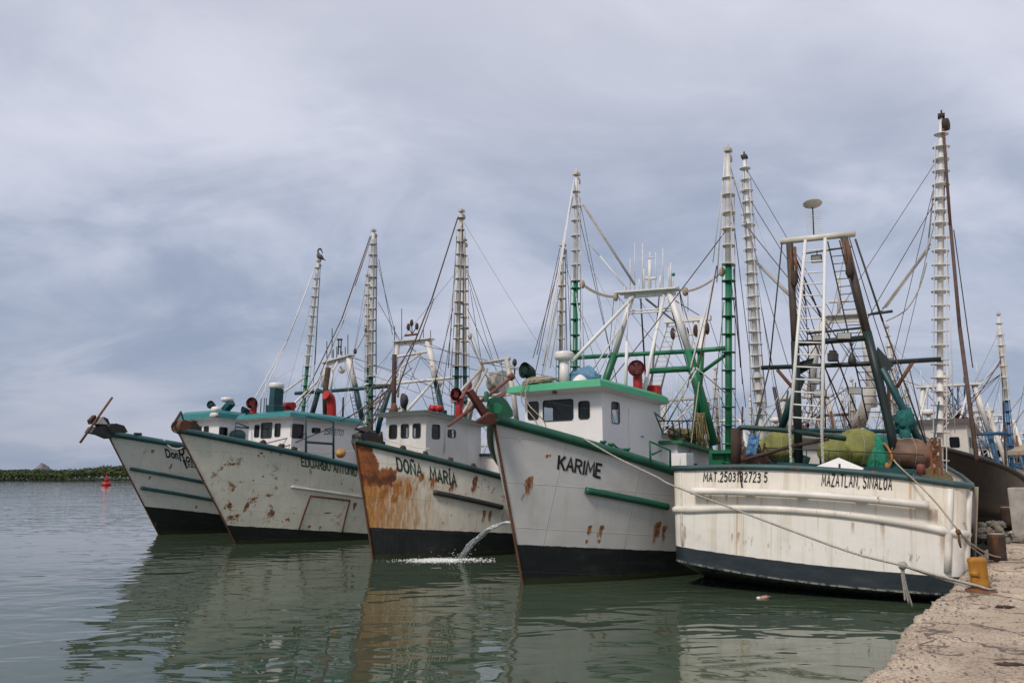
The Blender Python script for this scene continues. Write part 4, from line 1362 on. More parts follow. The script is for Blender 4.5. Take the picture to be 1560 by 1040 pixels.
def wires(h, T, xo, hy, ht, xa, za, xg, zg, n, seed, ya=(-1.0, 1.0), yg=(-1.0, 1.0), tips=None):
    R = random.Random(seed)
    tp = tips or (V((xo, -hy, ht)), V((xo, hy, ht)))
    lerp = lambda q, f: q[0] + (q[1] - q[0]) * f
    pts_hi = [p - V((0, 0, k)) for p in tp for k in (.3, 1.2, 2.4)] + [V((xa, lerp(ya, f), za)) for f in (0, .3, .7, 1)] + [V((xg, lerp(yg, f), zg)) for f in (0.05, .95)]
    pts_lo = [V((xg, lerp(yg, f), zg)) for f in (0, .5, 1)] + [V((x, y, z)) for x, z in ((5, 3.4), (8, 2.2), (11, 2.2), (14, 2.0), (18, 2.2)) for y in (-2.4, 0, 2.4)]
    for i in range(n):
        a, b = R.choice(pts_hi), R.choice(pts_lo)
        if (a - b).length < 1.5 or (b.z > 5 and a.z > zg + 1 and a.z > za + 1): continue
        stay(T, sagline(a, b, R.choice((0, 0, .1, .35))), R.choice((.008, .010, .012, .016)), M[R.choice(('wire', 'wire', 'wirerust', 'ropegrey', 'wirewhite'))], n=4)
# ---- the trawler with the rust-eaten bow
def dona():
    h = Hull(-4.425, 25.993, 0.624, 3.72, 0.965, 1.13, 1.757, 6.656, 2.338, 2.316, 7.038, 7.373)
    T = empty('trawler', h.M, 'white trawler with orange rust covering its bow and large faded dark lettering', 'trawler', GRP)
    z0, k = bootline(h, (566, 803), (760, 811))
    build_hull(h, T, hullpaint('hull_rusty_bow', (0.78, 0.74, 0.65), z0, k, 'bow', rust=0.75, x_bow=(zone(h, 571, 700), zone(h, 607, 712), zone(h, 600, 740)), seed=3, runs=runs_px(h, [(660, 728, .16, .6), (690, 735, .14, .5), (625, 735, .12, .9), (643, 722, .12, .4), (738, 777, .09, .6), (748, 778, .08, .55), (725, 726, .10, .9), (606, 735, .15, 1.1), (586, 745, .12, .9)])), M['greendark'], 0.10, stem=M['rust'])
    rail_on_hull(h, T, h.find(660, 749), h.find(764, 772), 0.085, M['steel'])
    lettering_on_hull(h, T, 'DOÑA', (606, 716), (643, 726), 0.38, M['letterdark'], 0.0, 0.012, space=1.25)
    lettering_on_hull(h, T, 'MARÍA', (656, 730), (695, 740), 0.38, M['letterdark'], 0.0, 0.012, space=1.25)
    x0, y0, y1 = 1.7, -0.61, 1.30
    house(T, x0, 4.75, y0, y1, 1.9, 4.66, 4.42, M['house_worn'], M['greendark'],
          [winspan(h, (593, 647), (605, 668), x=x0), winspan(h, (611, 646), (623, 667), x=x0), winspan(h, (629, 645), (641, 667), x=x0)],
          [winspan(h, (658, 646), (670, 669), y=y0), winspan(h, (682, 654), (694, 667), y=y0)],
          rear=[(0.4, 4.1, 0.8, 0.5)], far=[(3.0, 4.1, 0.5, 0.55)], over=(0.40, 0.30, 0.15), th=0.07, rise=0.06)
    pp = MB(); pp.tube([h.on(677, 690, y=y0 - .03), h.on(679, 654, y=y0 - .03), h.on(684, 648, y=y0 - .03)], 0.025, 6); pp.build('vent_pipe', M['house_worn'], T)
    deckhouse(T, 4.75, 10.5, 1.6, 1.0, 3.35, 2.9, M['house_worn'], M['greendark'], [(5.7, 2.9, .5, .3)])
    # bow: black chock with an old anchor lying in it
    bow_roller(h, T, M['steel'], 3.76, -0.75, 0.2, 0.13)
    an = MB()
    A = lambda px, py, y=0.0: h.on(px, py, y=y)
    an.plate([A(541, 653, -.25), A(556, 650, .1), A(577, 663, .25), A(560, 660, -.2)], 0.06)
    an.plate([A(569, 677, .1), A(581, 657, .1), A(583, 677, .1)], 0.10)
    an.tube([A(543, 692), A(557, 668), A(560, 658)], 0.03, 6)
    an.plate([A(548, 664, -.1), A(572, 664, -.1), A(566, 676, -.1), A(548, 674, -.1)], .3)
    an.build('anchor', M['rustdark'], T)
    # searchlight, twin red lamps, ventilator, exhaust
    b = h.on(617, 634, x=1.7)
    d = MB(); d.tube([b, b + V((0, 0, .35))], 0.05, 8); d.build('lamp_post', M['steel'], T)
    c = h.on(615, 610, x=1.65)
    d = MB(); d.lathe([(.06, .16), (.20, .10), (.26, -.02), (.26, -.05), (.01, -.05)], c, 16, (1, -0.55, 0.05)); d.build('searchlight', M['steel'], T)
    for px in (660, 669):
        c = h.on(px, 622, x=2.7)
        d = MB(); d.lathe([(.04, .14), (.11, .1), (.13, -.12), (.02, -.13)], c, 12, (1, -.2, 0)); d.tube([c, c - V((0, 0, .25))], 0.035, 6); d.build('red_lamp', M['red'], T)
    sg = MB(); sg.box(h.on(675, 632, x=3.2), (.2, .2, .35)); sg.build('lamp_stand', M['tealdark'], T)
    cowl(T, h.on(699, 650, y=-.3), 1.15, 0.25, (-0.95, -0.1, 0.1), M['red'], M['redin'])
    d = MB(); tube_px(h, d, [(601, 540, 6), (600, 600, 6), (600, 640, 6)], 0.10, 8); d.build('exhaust_pipe', M['rustdark'], T)
    d = MB(); d.blob(h.on(600, 625, x=4.8), (.16, .16, .30), .2, 2, 12, 8); d.build('exhaust_silencer', M['rust'], T)
    XO = 7.3
    outr_px(h, T, XO, (695, 640), (696, 558), (703, 322), 0.12, M['rustmast'], M['tealdark'])
    outr_px(h, T, XO, (853, 600), (854, 540), (857, 374), 0.10, M['rustmast'], M['tealdark'])
    # A-frame (mostly behind the neighbour's anchor)
    XA = 7.8
    a = MB()
    tube_px(h, a, [(733, 553, XA), (777, 546, XA)], .07)
    tube_px(h, a, [(733, 555, XA), (722, 600, XA), (712, 650, XA)], .11)
    tube_px(h, a, [(772, 548, XA), (782, 600, XA), (787, 640, XA)], .11)
    tube_px(h, a, [(735, 560, XA), (688, 610, 4.5)], .06)
    tube_px(h, a, [(742, 562, XA), (700, 640, 4.5)], .06)
    tube_px(h, a, [(777, 560, XA), (792, 560, XA)], .04)
    tube_px(h, a, [(690, 605, XA), (790, 600, XA)], .06)
    a.build('mast_frame', M['rustmast'], T)
    m_ = MB(); tube_px(h, m_, [(784, 570, XA), (784, 548, XA)], .03); m_.blob(h.on(784, 552, x=XA), (.1, .1, .16), .1, 2, 8, 6); m_.build('signal_lamp', M['steel'], T)
    wn_ = MB(); c = h.on(760, 582, x=9)
    wn_.lathe([(.5, -.3), (.5, -.26), (.2, -.26), (.2, .26), (.5, .26), (.5, .3)], c, 14, (.2, 1, 0)); wn_.build('winch', M['rustmast'], T)
    lines(h, T, [
        ((698, 330, XO), (658, 455, 5), .03, M['wirerust']), ((658, 455, 5), (632, 520, 3.6), .03, M['wirerust']), ((632, 520, 3.6), (603, 600, 2.8), .028, M['wirerust']),
        ((661, 455, 5), (638, 520, 3.6), .02, M['wirerust']), ((630, 520, 3.6), (560, 650, -0.2), .022, M['wirerust']), ((626, 530, 3.4), (540, 655, 0), .018, M['wirerust']),
        ((696, 360, XO), (683, 560, 7), .018, M['wirerust']), ((690, 470, XO), (663, 580, 6.2), .02, M['wirerust']), ((688, 500, XO), (672, 610, 6), .014, M['wire']),
        ((705, 340, XO), (707, 610, XO), .02, M['wirerust']), ((711, 410, XO), (763, 556, XA), .014, M['wire']), ((712, 470, XO), (752, 556, XA), .014, M['wire']), ((711, 480, XO), (742, 575, XA), .02, M['ropewhite']),
        ((640, 525, 6), (790, 560, 9), .012, M['wire']), ((640, 545, 6), (780, 575, 9), .012, M['wire']), ((600, 560, 6), (760, 640, 9), .012, M['wirerust']),
        ((853, 378, XO), (818, 540, 4), .014, M['wirerust']), ((855, 395, XO), (812, 545, 4), .014, M['wirerust']), ((861, 380, XO), (864, 560, 7), .016, M['wire']), ((863, 380, XO), (871, 560, 7), .012, M['wire']), ((852, 480, XO), (838, 560, 6), .02, M['rope']),
        ((715, 520, XO), (755, 600, 8), .02, M['rope']), ((768, 548, XA), (812, 620, 11), .014, M['wire']),
        ((567, 660, 0.4), (655, 683, 1.3), .018, M['ropewhite'], .1),
    ])
    tackle(T, h.on(716, 512, x=XO), h.on(745, 580, x=XA), M['rustmast'], M['rope'])
    for px in (617, 652, 690, 725):
        t, z = h.find(px, 690 + (px - 617) * .28)
        cl = MB(); p = h.pt(t, 1) + V((0, .1, .12)); cl.blob(p, (.14, .08, .1), .5, 3, 10, 8, px); cl.build('cleat', M['rustdark'], T)
    return h, T
DH, DT = dona()
aft_gallows(DH, DT, 14.5, 6.6, M['whitemast'], 1)
def wires_px(h, T, xo, tl, tr_, xa, al, ar, n, seed, xg=None, gl__=None, gr_=None, zg=None):
    P = lambda q, x: h.on(q[0], q[1], x=x)
    a, b = P(al, xa), P(ar, xa)
    if gl__: c, d = P(gl__, xg), P(gr_, xg); zg, yg = (c.z + d.z) / 2, (c.y, d.y)
    else: yg = (-1.2, 1.2)
    wires(h, T, xo, 0, 0, xa, (a.z + b.z) / 2, xg, zg, n, seed, (a.y, b.y), yg, (P(tl, xo), P(tr_, xo)))
wires_px(DH, DT, 7.3, (703, 322), (857, 374), 7.8, (733, 553), (777, 546), 17, 1, 14.5, zg=6.6)
wires_px(KH, KT, 7.0, (878, 266), (1109, 230), 7.5, (941, 447), (1034, 440), 20, 2, 15.0, (1013, 489), (1083, 484))

# ---- the tall grey-white trawler with green lettering
def eduardo():
    h = Hull(-10.822, 31.821, 0.596, 4.326, 2.895, 1.563, 1.571, 6.585, 2.388, 2.228, 7.347, 7.915)
    T = empty('trawler', h.M, 'grey-white trawler with teal roof, dark green lettering and a rust-outlined panel low on its bow', 'trawler', GRP)
    z0, k = bootline(h, (350, 800), (540, 811))
    build_hull(h, T, hullpaint('hull_greenname', (0.80, 0.77, 0.66), z0, k, rust=0.85, seed=6, runs=runs_px(h, [(415, 776, .16, .5), (352, 785, .12, .3), (362, 783, .1, .25), (378, 765, .1, .5), (388, 757, .1, .25), (410, 752, .15, .2), (472, 800, .08, .2), (488, 801, .07, .2), (355, 705, .3, .15), (375, 772, .07, .3), (500, 780, .2, .1), (541, 765, .1, .5)])), M['railteal'], 0.12, stem=M['rust'])
    rail_on_hull(h, T, h.find(443, 741), h.find(553, 757), 0.05, M['whitemast'], off=0.02)
    lettering_on_hull(h, T, 'EDUARDO ANTONIO', (460, 709), (543, 725), 0.32, M['lettergreen'], 0.2, 0.008)
    pts = [h.find(*q) for q in ((455, 807), (473, 755), (533, 762), (521, 810))]
    fr_ = MB()
    for a, b in ((0, 1), (1, 2), (2, 3)):
        A, B_ = pts[a], pts[b]
        fr_.tube([h.ptz(A[0] + (B_[0] - A[0]) * i / 8, A[1] + (B_[1] - A[1]) * i / 8, -1, 0.01) for i in range(9)], 0.035, 6)
    fr_.build('panel_frame', M['rust'], T)
    x0, w_ = 1.35, 1.39
    house(T, x0, 5.0, -w_, w_, 2.3, 4.92, 4.80, M['house'], M['teal'],
          [winspan(h, (388, 647), (395, 666), x=x0), winspan(h, (398, 644), (414, 667), x=x0) + (M['curtain'],), winspan(h, (419, 645), (427, 665), x=x0) + (M['redin'],)],
          [winspan(h, (445, 645), (462, 668), y=-w_) + (M['redin'],), winspan(h, (475, 651), (488, 660), y=-w_)],
          over=(0.45, 0.32, 0.1), th=0.16, rise=0.12)
    # registration number on the house side
    vs, fs, lay = painted('2501127721', 0.1, .13, .18)
    a, b = h.on(494, 661, y=-w_ - .008), h.on(523, 663, y=-w_ - .008)
    q = MB(); q.add([a.lerp(b, x) + V((0, -.0015 * l_, y * .24)) for (x, y), l_ in zip(vs, lay)], fs); q.build('lettering', M['letter'], T)
    deckhouse(T, 5.0, 10.0, 1.9, 1.4, 4.2, 3.5, M['house_worn'], M['steel'])
    gate_frame(T, [[h.on(466, 694, y=-2.0), h.on(466, 634, y=-2.0), h.on(508, 642, y=-2.0), h.on(508, 704, y=-2.0)], [h.on(466, 673, y=-2.0), h.on(508, 676, y=-2.0)]], 0.05, M['tealdark'])
    gate_frame(T, [[h.on(358, 664, y=1.2), h.on(359, 643, y=1.2), h.on(379, 651, y=1.2)], [h.on(359, 650, y=1.2), h.on(379, 652, y=1.2)]], 0.03, M['tealdark'])
    bow_roller(h, T, M['rustdark'], 4.35, -2.75, 0.22, 0.24, M['rust'])
    d = MB(); d.tube([h.on(262, 650, y=0), h.on(276, 627, y=0)], 0.05, 8); d.tube([h.on(276, 628, y=0), h.on(283, 652, y=.1)], 0.03, 6); d.build('bow_davit', M['rustdark'], T)
    # roof gear
    d = MB(); a, b = h.on(419, 628, x=1.6), h.on(422, 592, x=1.6)
    d.bar(a, b + V((0, 0, .0)), 0.5, 0.32); d.bar(a, a.lerp(b, .3), 0.6, 0.5); rp = d.build('radar_pedestal', M['tealdark'], T, bevel=.03)
    c = MB(); c.lathe([(.12, -.02), (.30, .02), (.32, .1), (.32, .2), (.28, .24), (.01, .26)], h.on(421, 592, x=1.6), 18); c.build('radar_dome', M['plastic'], rp)
    cowl(T, h.on(386, 630, x=1.2), 0.42, 0.25, (-.9, -.5, .05), M['red'], M['redin'])
    cowl(T, h.on(377, 631, x=1.2), 0.16, 0.15, (-.9, .2, .1), M['tealdark'], M['tealdark'])
    d = MB(); d.tube([h.on(430, 618, x=2.4), h.on(447, 618, x=2.4)], .16, 10); d.box(h.on(439, 625, x=2.4), (.3, .5, .1)); d.build('red_lamp', M['red'], T)
    d = MB(); d.tube(smoothpath([h.on(505, 646, y=-.4), h.on(505, 620, y=-.4), h.on(503, 606, y=-.4), h.on(496, 601, y=-.4)], 5), 0.21, 12); d.build('ventilator', M['red'], T)
    d = MB(); d.tube([h.on(496, 640, y=.1), h.on(495, 600, y=.1), h.on(500, 560, y=.1)], 0.12, 10); d.build('exhaust_pipe', M['rustdark'], T)
    d = MB(); d.tube([h.on(522, 640, y=-1.2), h.on(523, 605, y=-1.2)], 0.045, 6); d.build('pole', M['steel'], T)
    for px in (397, 402, 405):
        d = MB(); d.tube([h.on(px, 628, x=1.6), h.on(px + 1, 606, x=1.6)], .02, 5); d.build('aerial', M['steel'], T)
    XO = 10.4
    outr_px(h, T, XO, (565, 640), (565, 574), (569, 352), 0.15, M['whitemast'], M['greendark'], 1.7, 0.62)
    outr_px(h, T, XO, (709, 640), (708, 558), (707, 366), 0.13, M['rustmast'], M['tealdark'], 1.7, 0.62)
    XA = 10.9
    a = MB()
    p, q = h.on(601, 521, x=XA), h.on(658, 516, x=XA)
    a.bar(p, q, .5, .05); a.bar(p - V((0, 0, .1)), q - V((0, 0, .1)), .08, .28)
    tube_px(h, a, [(606, 525, XA), (600, 570, XA), (595, 590, XA)], .13, 8)
    tube_px(h, a, [(652, 520, XA), (660, 560, XA), (663, 578, XA)], .16, 8)
    tube_px(h, a, [(597, 545, XA), (612, 542, XA), (654, 535, XA)], .08, 8)
    tube_px(h, a, [(640, 540, XA), (610, 560, 8), (606, 605, 8)], .06, 8)
    tube_px(h, a, [(662, 578, XA), (620, 625, 6)], .07, 8)
    o = a.build('mast_frame', M['whitemast'], T)
    a = MB()
    tube_px(h, a, [(595, 588, XA), (579, 640, XA), (574, 665, XA)], .14, 8)
    a.build('lower_section', M['tealdark'], o)
    a = MB(); tube_px(h, a, [(663, 576, XA), (672, 620, XA), (678, 650, XA)], .14, 8); a.build('lower_section', M['tealdark'], o)
    a = MB(); tube_px(h, a, [(555, 586, XO), (610, 583, XA), (702, 574, XO)], .075, 8); a.plate([h.on(666, 577, x=XA), h.on(678, 576, x=XA), h.on(670, 592, x=XA)], .04); a.build('spreader', M['whitemast'], T)
    a = MB()
    ladder(a, h.on(585, 585, x=XA), h.on(572, 640, x=XA), h.on(591, 600, x=XA), h.on(583, 640, x=XA), 6, .02, .015)
    ladder(a, h.on(655, 575, x=XA), h.on(664, 630, x=XA), h.on(662, 575, x=XA), h.on(672, 630, x=XA), 6, .02, .015)
    a.build('ladder', M['steel'], T)
    d = MB(); tube_px(h, d, [(617, 511, XA), (635, 509, XA)], .06); d.build('lamp_bar', M['anchor'], T)
    for px, py in ((622, 498), (627, 492), (635, 497)):
        d = MB(); d.blob(h.on(px, py, x=XA), (.1, .1, .2), .1, 2, 8, 6); tube_px(h, d, [(px, py, XA), (628, 509, XA)], .025); d.build('signal_lamp', M['rustdark'], T)
    for px, py in ((601, 497), (612, 470), (645, 500), (656, 503)):
        d = MB(); tube_px(h, d, [(px, py, XA), (px, 520, XA)], .02, 5); d.build('aerial', M['steel'], T)
    lines(h, T, [
        ((564, 360, XO), (521, 485, 7), .03, M['wirerust']), ((566, 360, XO), (524, 485, 7), .022, M['wirerust']), ((521, 485, 7), (480, 570, 4), .026, M['wirerust']), ((524, 488, 7), (488, 570, 4), .02, M['wirerust']),
        ((480, 570, 4), (446, 640, 1.6), .02, M['wirerust']), ((562, 375, XO), (515, 510, 6), .02, M['wirewhite']), ((515, 510, 6), (470, 620, 3), .015, M['wirewhite']),
        ((573, 360, XO), (573, 570, XO), .03, M['wire']), ((577, 395, XO), (598, 510, XA), .016, M['wire']), ((576, 460, XO), (610, 520, XA), .016, M['wire']), ((575, 400, XO), (604, 515, XA), .014, M['wire']),
        ((560, 620, 9.5), (628, 560, 8), .02, M['wirerust']), ((524, 640, 4), (600, 590, 8), .03, M['wirerust']), ((520, 640, 3.5), (590, 605, 8), .025, M['wirerust']),
        ((612, 560, 9), (560, 660, 5), .025, M['wirerust']), ((540, 545, 9), (660, 590, 12), .012, M['wire']), ((540, 560, 9), (690, 620, 12), .012, M['wire']),
        ((648, 520, XA), (700, 545, XO), .012, M['wire']), ((600, 560, XA), (560, 605, XA), .012, M['ropewhite']), ((618, 545, XA), (655, 630, 12), .014, M['wire']), ((640, 545, XA), (600, 640, 12), .014, M['wire']),
        ((700, 390, XO), (684, 600, 10), .014, M['wirerust']), ((716, 440, XO), (735, 560, 12), .014, M['wire']),
        ((453, 684, 1.2), (545, 685, 4.5), .016, M['ropewhite'], .12), ((402, 676, .8), (466, 660, 1.8), .022, M['wire']), ((425, 684, 1.0), (508, 650, 2.8), .022, M['wire']),
    ])
    tackle(T, h.on(558, 503, x=XO), h.on(541, 535, x=XO - .5), M['wirerust'], M['rope'])
    for px in (404, 432, 452):
        t, z = h.find(px, 682 + (px - 404) * .24)
        cl = MB(); p = h.pt(t, 1) + V((0, .12, .16)); cl.blob(p, (.16, .1, .12), .5, 3, 10, 8, px); cl.build('cleat', M['rustdark'], T)
    b_ = MB(); b_.blob(h.on(519, 690, y=-2.3), (.24, .2, .2), .15, 2, 12, 8); b_.build('life_float', simple('faded_orange', (.5, .28, .08), .6), T)
    return h, T
EH, ET = eduardo()
aft_gallows(EH, ET, 16.5, 7.0, M['whitemast'], 2)
wires_px(EH, ET, 10.4, (569, 352), (707, 366), 10.9, (601, 521), (658, 516), 17, 3, 16.5, zg=7.0)

# ---- the outermost trawler
def don():
    h = Hull(-16.126, 36.96, 0.538, 4.462, 2.898, 1.561, 1.297, 6.65, 2.527, 1.962, 6.567, 8.836)
    T = empty('trawler', h.M, 'outermost pale grey trawler with two dark rub rails and a rod across its bow', 'trawler', GRP)
    z0, k = bootline(h, (223, 771), (335, 783))
    build_hull(h, T, hullpaint('hull_outermost', (0.76, 0.75, 0.70), z0, k, rust=0.5, seed=9, runs=runs_px(h, [(234, 685, .1, .2), (300, 770, .08, .2), (229, 725, .06, .2), (262, 706, .05, .4)])), M['railteal'], 0.13, stem=M['rust'])
    rail_on_hull(h, T, h.find(198, 713), h.find(330, 738), 0.075, M['tealdark'])
    rail_on_hull(h, T, h.find(214, 742), h.find(330, 762), 0.075, M['tealdark'])
    lettering_on_hull(h, T, 'Don', (253, 696), (273, 699), 0.40, M['letter'], 0.2, 0.03)
    lettering_on_hull(h, T, 'R', (275, 702), (282, 703), 0.55, M['letter'], 0.2, 0.01)
    lettering_on_hull(h, T, 'osa', (284, 703), (300, 706), 0.40, M['letter'], 0.2, 0.03)
    lettering_on_hull(h, T, 'Izárraga', (283, 710), (319, 716), 0.27, M['letter'], 0.2, 0.004)
    tl = MB(); A, B_ = h.find(279, 700), h.find(285, 713)
    tl.tube([h.ptz(A[0] + (B_[0] - A[0]) * i / 6, A[1] + (B_[1] - A[1]) * i / 6, -1, .012) for i in range(7)], .03, 5); tl.build('lettering_tail', M['letter'], T)
    x0, w_ = 2.0, 1.22
    house(T, x0, 5.5, -w_, w_, 2.4, 5.30, 5.20, M['house'], M['teal'],
          [winspan(h, (289, 650), (294, 657), x=x0), winspan(h, (298, 649), (307, 659), x=x0), winspan(h, (311, 649), (318, 659), x=x0)],
          [winspan(h, (334, 650), (346, 665), y=-w_)], over=(0.4, 0.30, 0.1), th=0.26, rise=0.15)
    lm = MB(); lm.box(h.on(294, 644, x=1.9), (.15, .35, .12)); lm.build('lamp', M['steel'], T)
    d = MB(); d.blob(h.on(362, 664, y=-1.4), (.5, .2, .32), .1, 2, 14, 8); d.build('life_float', M['tealdark'], T)
    bow_roller(h, T, M['steel'], 4.60, -2.9, .3, .18)
    d = MB()
    P = lambda px, py, y=0.0: h.on(px, py, y=y)
    d.plate([P(134, 659), P(140, 650), P(168, 648), P(172, 660), P(164, 668), P(150, 662)], .55)
    d.plate([P(146, 646), P(155, 635), P(161, 638), P(166, 650), P(150, 650)], .35)
    d.tube([P(164, 645), P(168, 652), P(183, 660)], .05, 6)
    d.build('bow_fitting', M['steel'], T)
    d = MB(); d.plate([P(147, 645, -.3), P(155, 634, -.3), P(164, 646, -.3)], .03); d.build('bow_plate', M['whitemast'], T)
    d = MB(); d.plate([P(135, 640, -.1), P(143, 632, -.1), P(146, 640, -.1), P(137, 646, -.1)], .25); d.tube([P(138, 642), P(150, 640)], .07, 6); d.build('bow_lamp', M['rustdark'], T)
    d = MB(); d.tube([P(122, 674, -.6), P(171, 605, -.6)], .05, 7); d.build('rod', M['rust'], T)
    cl = MB(); t, z = h.find(210, 664); cl.box(h.pt(t, 1) + V((0, 0, .15)), (.3, .15, .16)); cl.build('cleat', M['steel'], T)
    # roof gear
    d = MB(); d.bar(h.on(338, 630, x=2.6), h.on(353, 613, x=2.6), .35, .25); d.build('radar_pedestal', M['tealdark'], T)
    c = MB(); c.lathe([(.12, -.02), (.26, .02), (.30, .1), (.30, .17), (.26, .21), (.01, .23)], h.on(346, 612, x=2.6), 18); c.build('radar_dome', M['plastic'], T)
    cowl(T, h.on(324, 628, x=2.2), 0.34, 0.2, (-.9, -.3, .1), M['tealdark'], M['tealdark'])
    b_ = MB(); b_.blob(h.on(329, 624, x=1.9), (.25, .25, .16), .3, 3, 14, 8); b_.build('canvas_cover', M['plastic'], T)
    b_ = MB(); b_.blob(h.on(326, 632, x=1.55), (.12, .3, .12), .3, 3, 14, 8); b_.build('life_float', M['ropewhite'], T)
    XO = 11.3
    outr_px(h, T, XO, (463, 612), (468, 558), (485, 398), 0.14, M['whitemast'], M['green'], 1.7, 0.62)
    outr_px(h, T, XO, (561, 620), (561, 560), (560, 420), 0.12, M['rustmast'], M['green'], 1.7, 0.62)
    XA = 11.6
    a = MB()
    p, q = h.on(493, 553, x=XA), h.on(537, 541, x=XA)
    a.bar(p, q, .5, .06); a.bar(p - V((0, 0, .1)), q - V((0, 0, .1)), .08, .3)
    tube_px(h, a, [(531, 544, XA), (541, 588, XA)], .17, 8)
    tube_px(h, a, [(497, 555, XA), (492, 590, XA)], .15, 8)
    tube_px(h, a, [(515, 550, XA), (507, 565, 9), (503, 600, 9)], .07, 8)
    tube_px(h, a, [(514, 552, XA), (440, 622, 6)], .06, 8)
    tube_px(h, a, [(468, 572, XA), (428, 600, 6)], .06, 8)
    o = a.build('mast_frame', M['whitemast'], T)
    a = MB()
    tube_px(h, a, [(541, 586, XA), (552, 640, XA)], .16, 8)
    a.build('lower_section', M['tealdark'], o)
    a = MB(); tube_px(h, a, [(486, 592, XA), (475, 632, XA)], .16, 8); a.build('lower_section', M['tealdark'], o)
    a = MB(); tube_px(h, a, [(450, 599, XO), (520, 594, XA), (592, 588, XO)], .11, 8); a.build('spreader', M['tealdark'], T)
    a = MB(); ladder(a, h.on(533, 600, x=XA), h.on(542, 640, x=XA), h.on(540, 600, x=XA), h.on(549, 640, x=XA), 6, .02, .02); a.build('ladder', M['steel'], T)
    d = MB(); d.lathe([(.02, .1), (.22, .06), (.24, 0), (.01, 0)], h.on(521, 563, x=XA), 14, (-1, -.3, 0)); d.build('loudspeaker', M['whitemast'], T)
    d = MB()
    for px in (515, 519): tube_px(h, d, [(px, 540, XA), (px + 1, 516, XA)], .04)
    tube_px(h, d, [(514, 517, XA), (521, 517, XA)], .06); tube_px(h, d, [(515, 528, XA), (520, 528, XA)], .05)
    d.build('light_mast', M['steel'], T)
    for px, py in ((498, 520), (506, 500), (513, 528), (521, 535), (526, 528), (530, 510), (508, 532)):
        d = MB(); tube_px(h, d, [(px, py, XA), (px, 545, XA)], .028, 5); d.build('aerial', M['steel'], T)
    lines(h, T, [
        ((481, 405, XO), (437, 520, 8), .045, M['wirewhite']), ((437, 520, 8), (378, 625, 3.2), .035, M['wirewhite']), ((437, 522, 8), (390, 622, 3.4), .03, M['wirewhite']),
        ((488, 404, XO), (480, 555, XO), .02, M['wire']), ((487, 420, XO), (477, 590, XO), .016, M['wire']),
        ((424, 535, 5), (415, 590, 4), .012, M['wirewhite']), ((406, 570, 4), (403, 610, 3), .012, M['wirewhite']),
        ((507, 560, 9), (450, 620, 6), .03, M['wirewhite']), ((495, 560, 10), (452, 640, 6), .02, M['wire']), ((492, 565, 10), (470, 640, 6), .02, M['wire']),
        ((450, 560, 7), (345, 618, 3), .012, M['wirewhite']), ((430, 585, 6), (350, 622, 3), .012, M['wirewhite']),
        ((540, 550, XA), (565, 570, XO), .014, M['wire']), ((537, 545, XA), (600, 565, XO), .014, M['wire']), ((535, 570, XA), (590, 600, 12), .014, M['wire']),
    ])
    rp = MB(); a_, b_ = h.find(247, 671), h.find(283, 684)
    pa, pb = h.pt(a_[0], 1) + V((0, -.12, .1)), h.pt(b_[0], 1) + V((0, -.12, .1))
    rp.tube(sagline(pa, pb, .32), .035, 6); rp.build('bow_line', M['ropewhite'], T)
    # a pelican resting on the tip of the raised boom
    tip = h.M @ h.on(486, 398, x=XO)
    d = MB()
    d.tube(smoothpath([tip + V(p) for p in ((0.42, 0, 0.05), (0.3, 0, 0.12), (0.12, 0, 0.24), (-0.04, 0, 0.38), (-0.06, 0, 0.52), (-0.1, 0, 0.66), (-0.06, 0, 0.76), (0.04, 0, 0.80), (0.12, 0, 0.72), (0.2, 0, 0.52))], 4),
           [0.02 + 0.005 * i for i in range(5)] + [0.06, .1, .13, .15, .17, .17, .16, .14, .12, .10, .085, .07, .062, .058, .055, .053, .05, .05, .052, .055, .06, .066, .07, .07, .065, .06, .05, .045, .04, .036, .032, .028, .024, .02, .016, .012, .008], 10)
    for s in (-.05, .05): d.tube([tip + V((0.1, s, .15)), tip + V((0.1, s, -0.02))], .018, 5)
    bd = d.build('pelican', M['bread'])
    tag(bd, 'brown pelican perched on top of the leftmost white boom', 'bird')
    return h, T
NH, NT = don()
aft_gallows(NH, NT, 16.5, 7.0, M['rustmast'], 3)
wires_px(NH, NT, 11.3, (485, 398), (560, 420), 11.6, (493, 553), (537, 541), 13, 4, 16.5, zg=7.0)

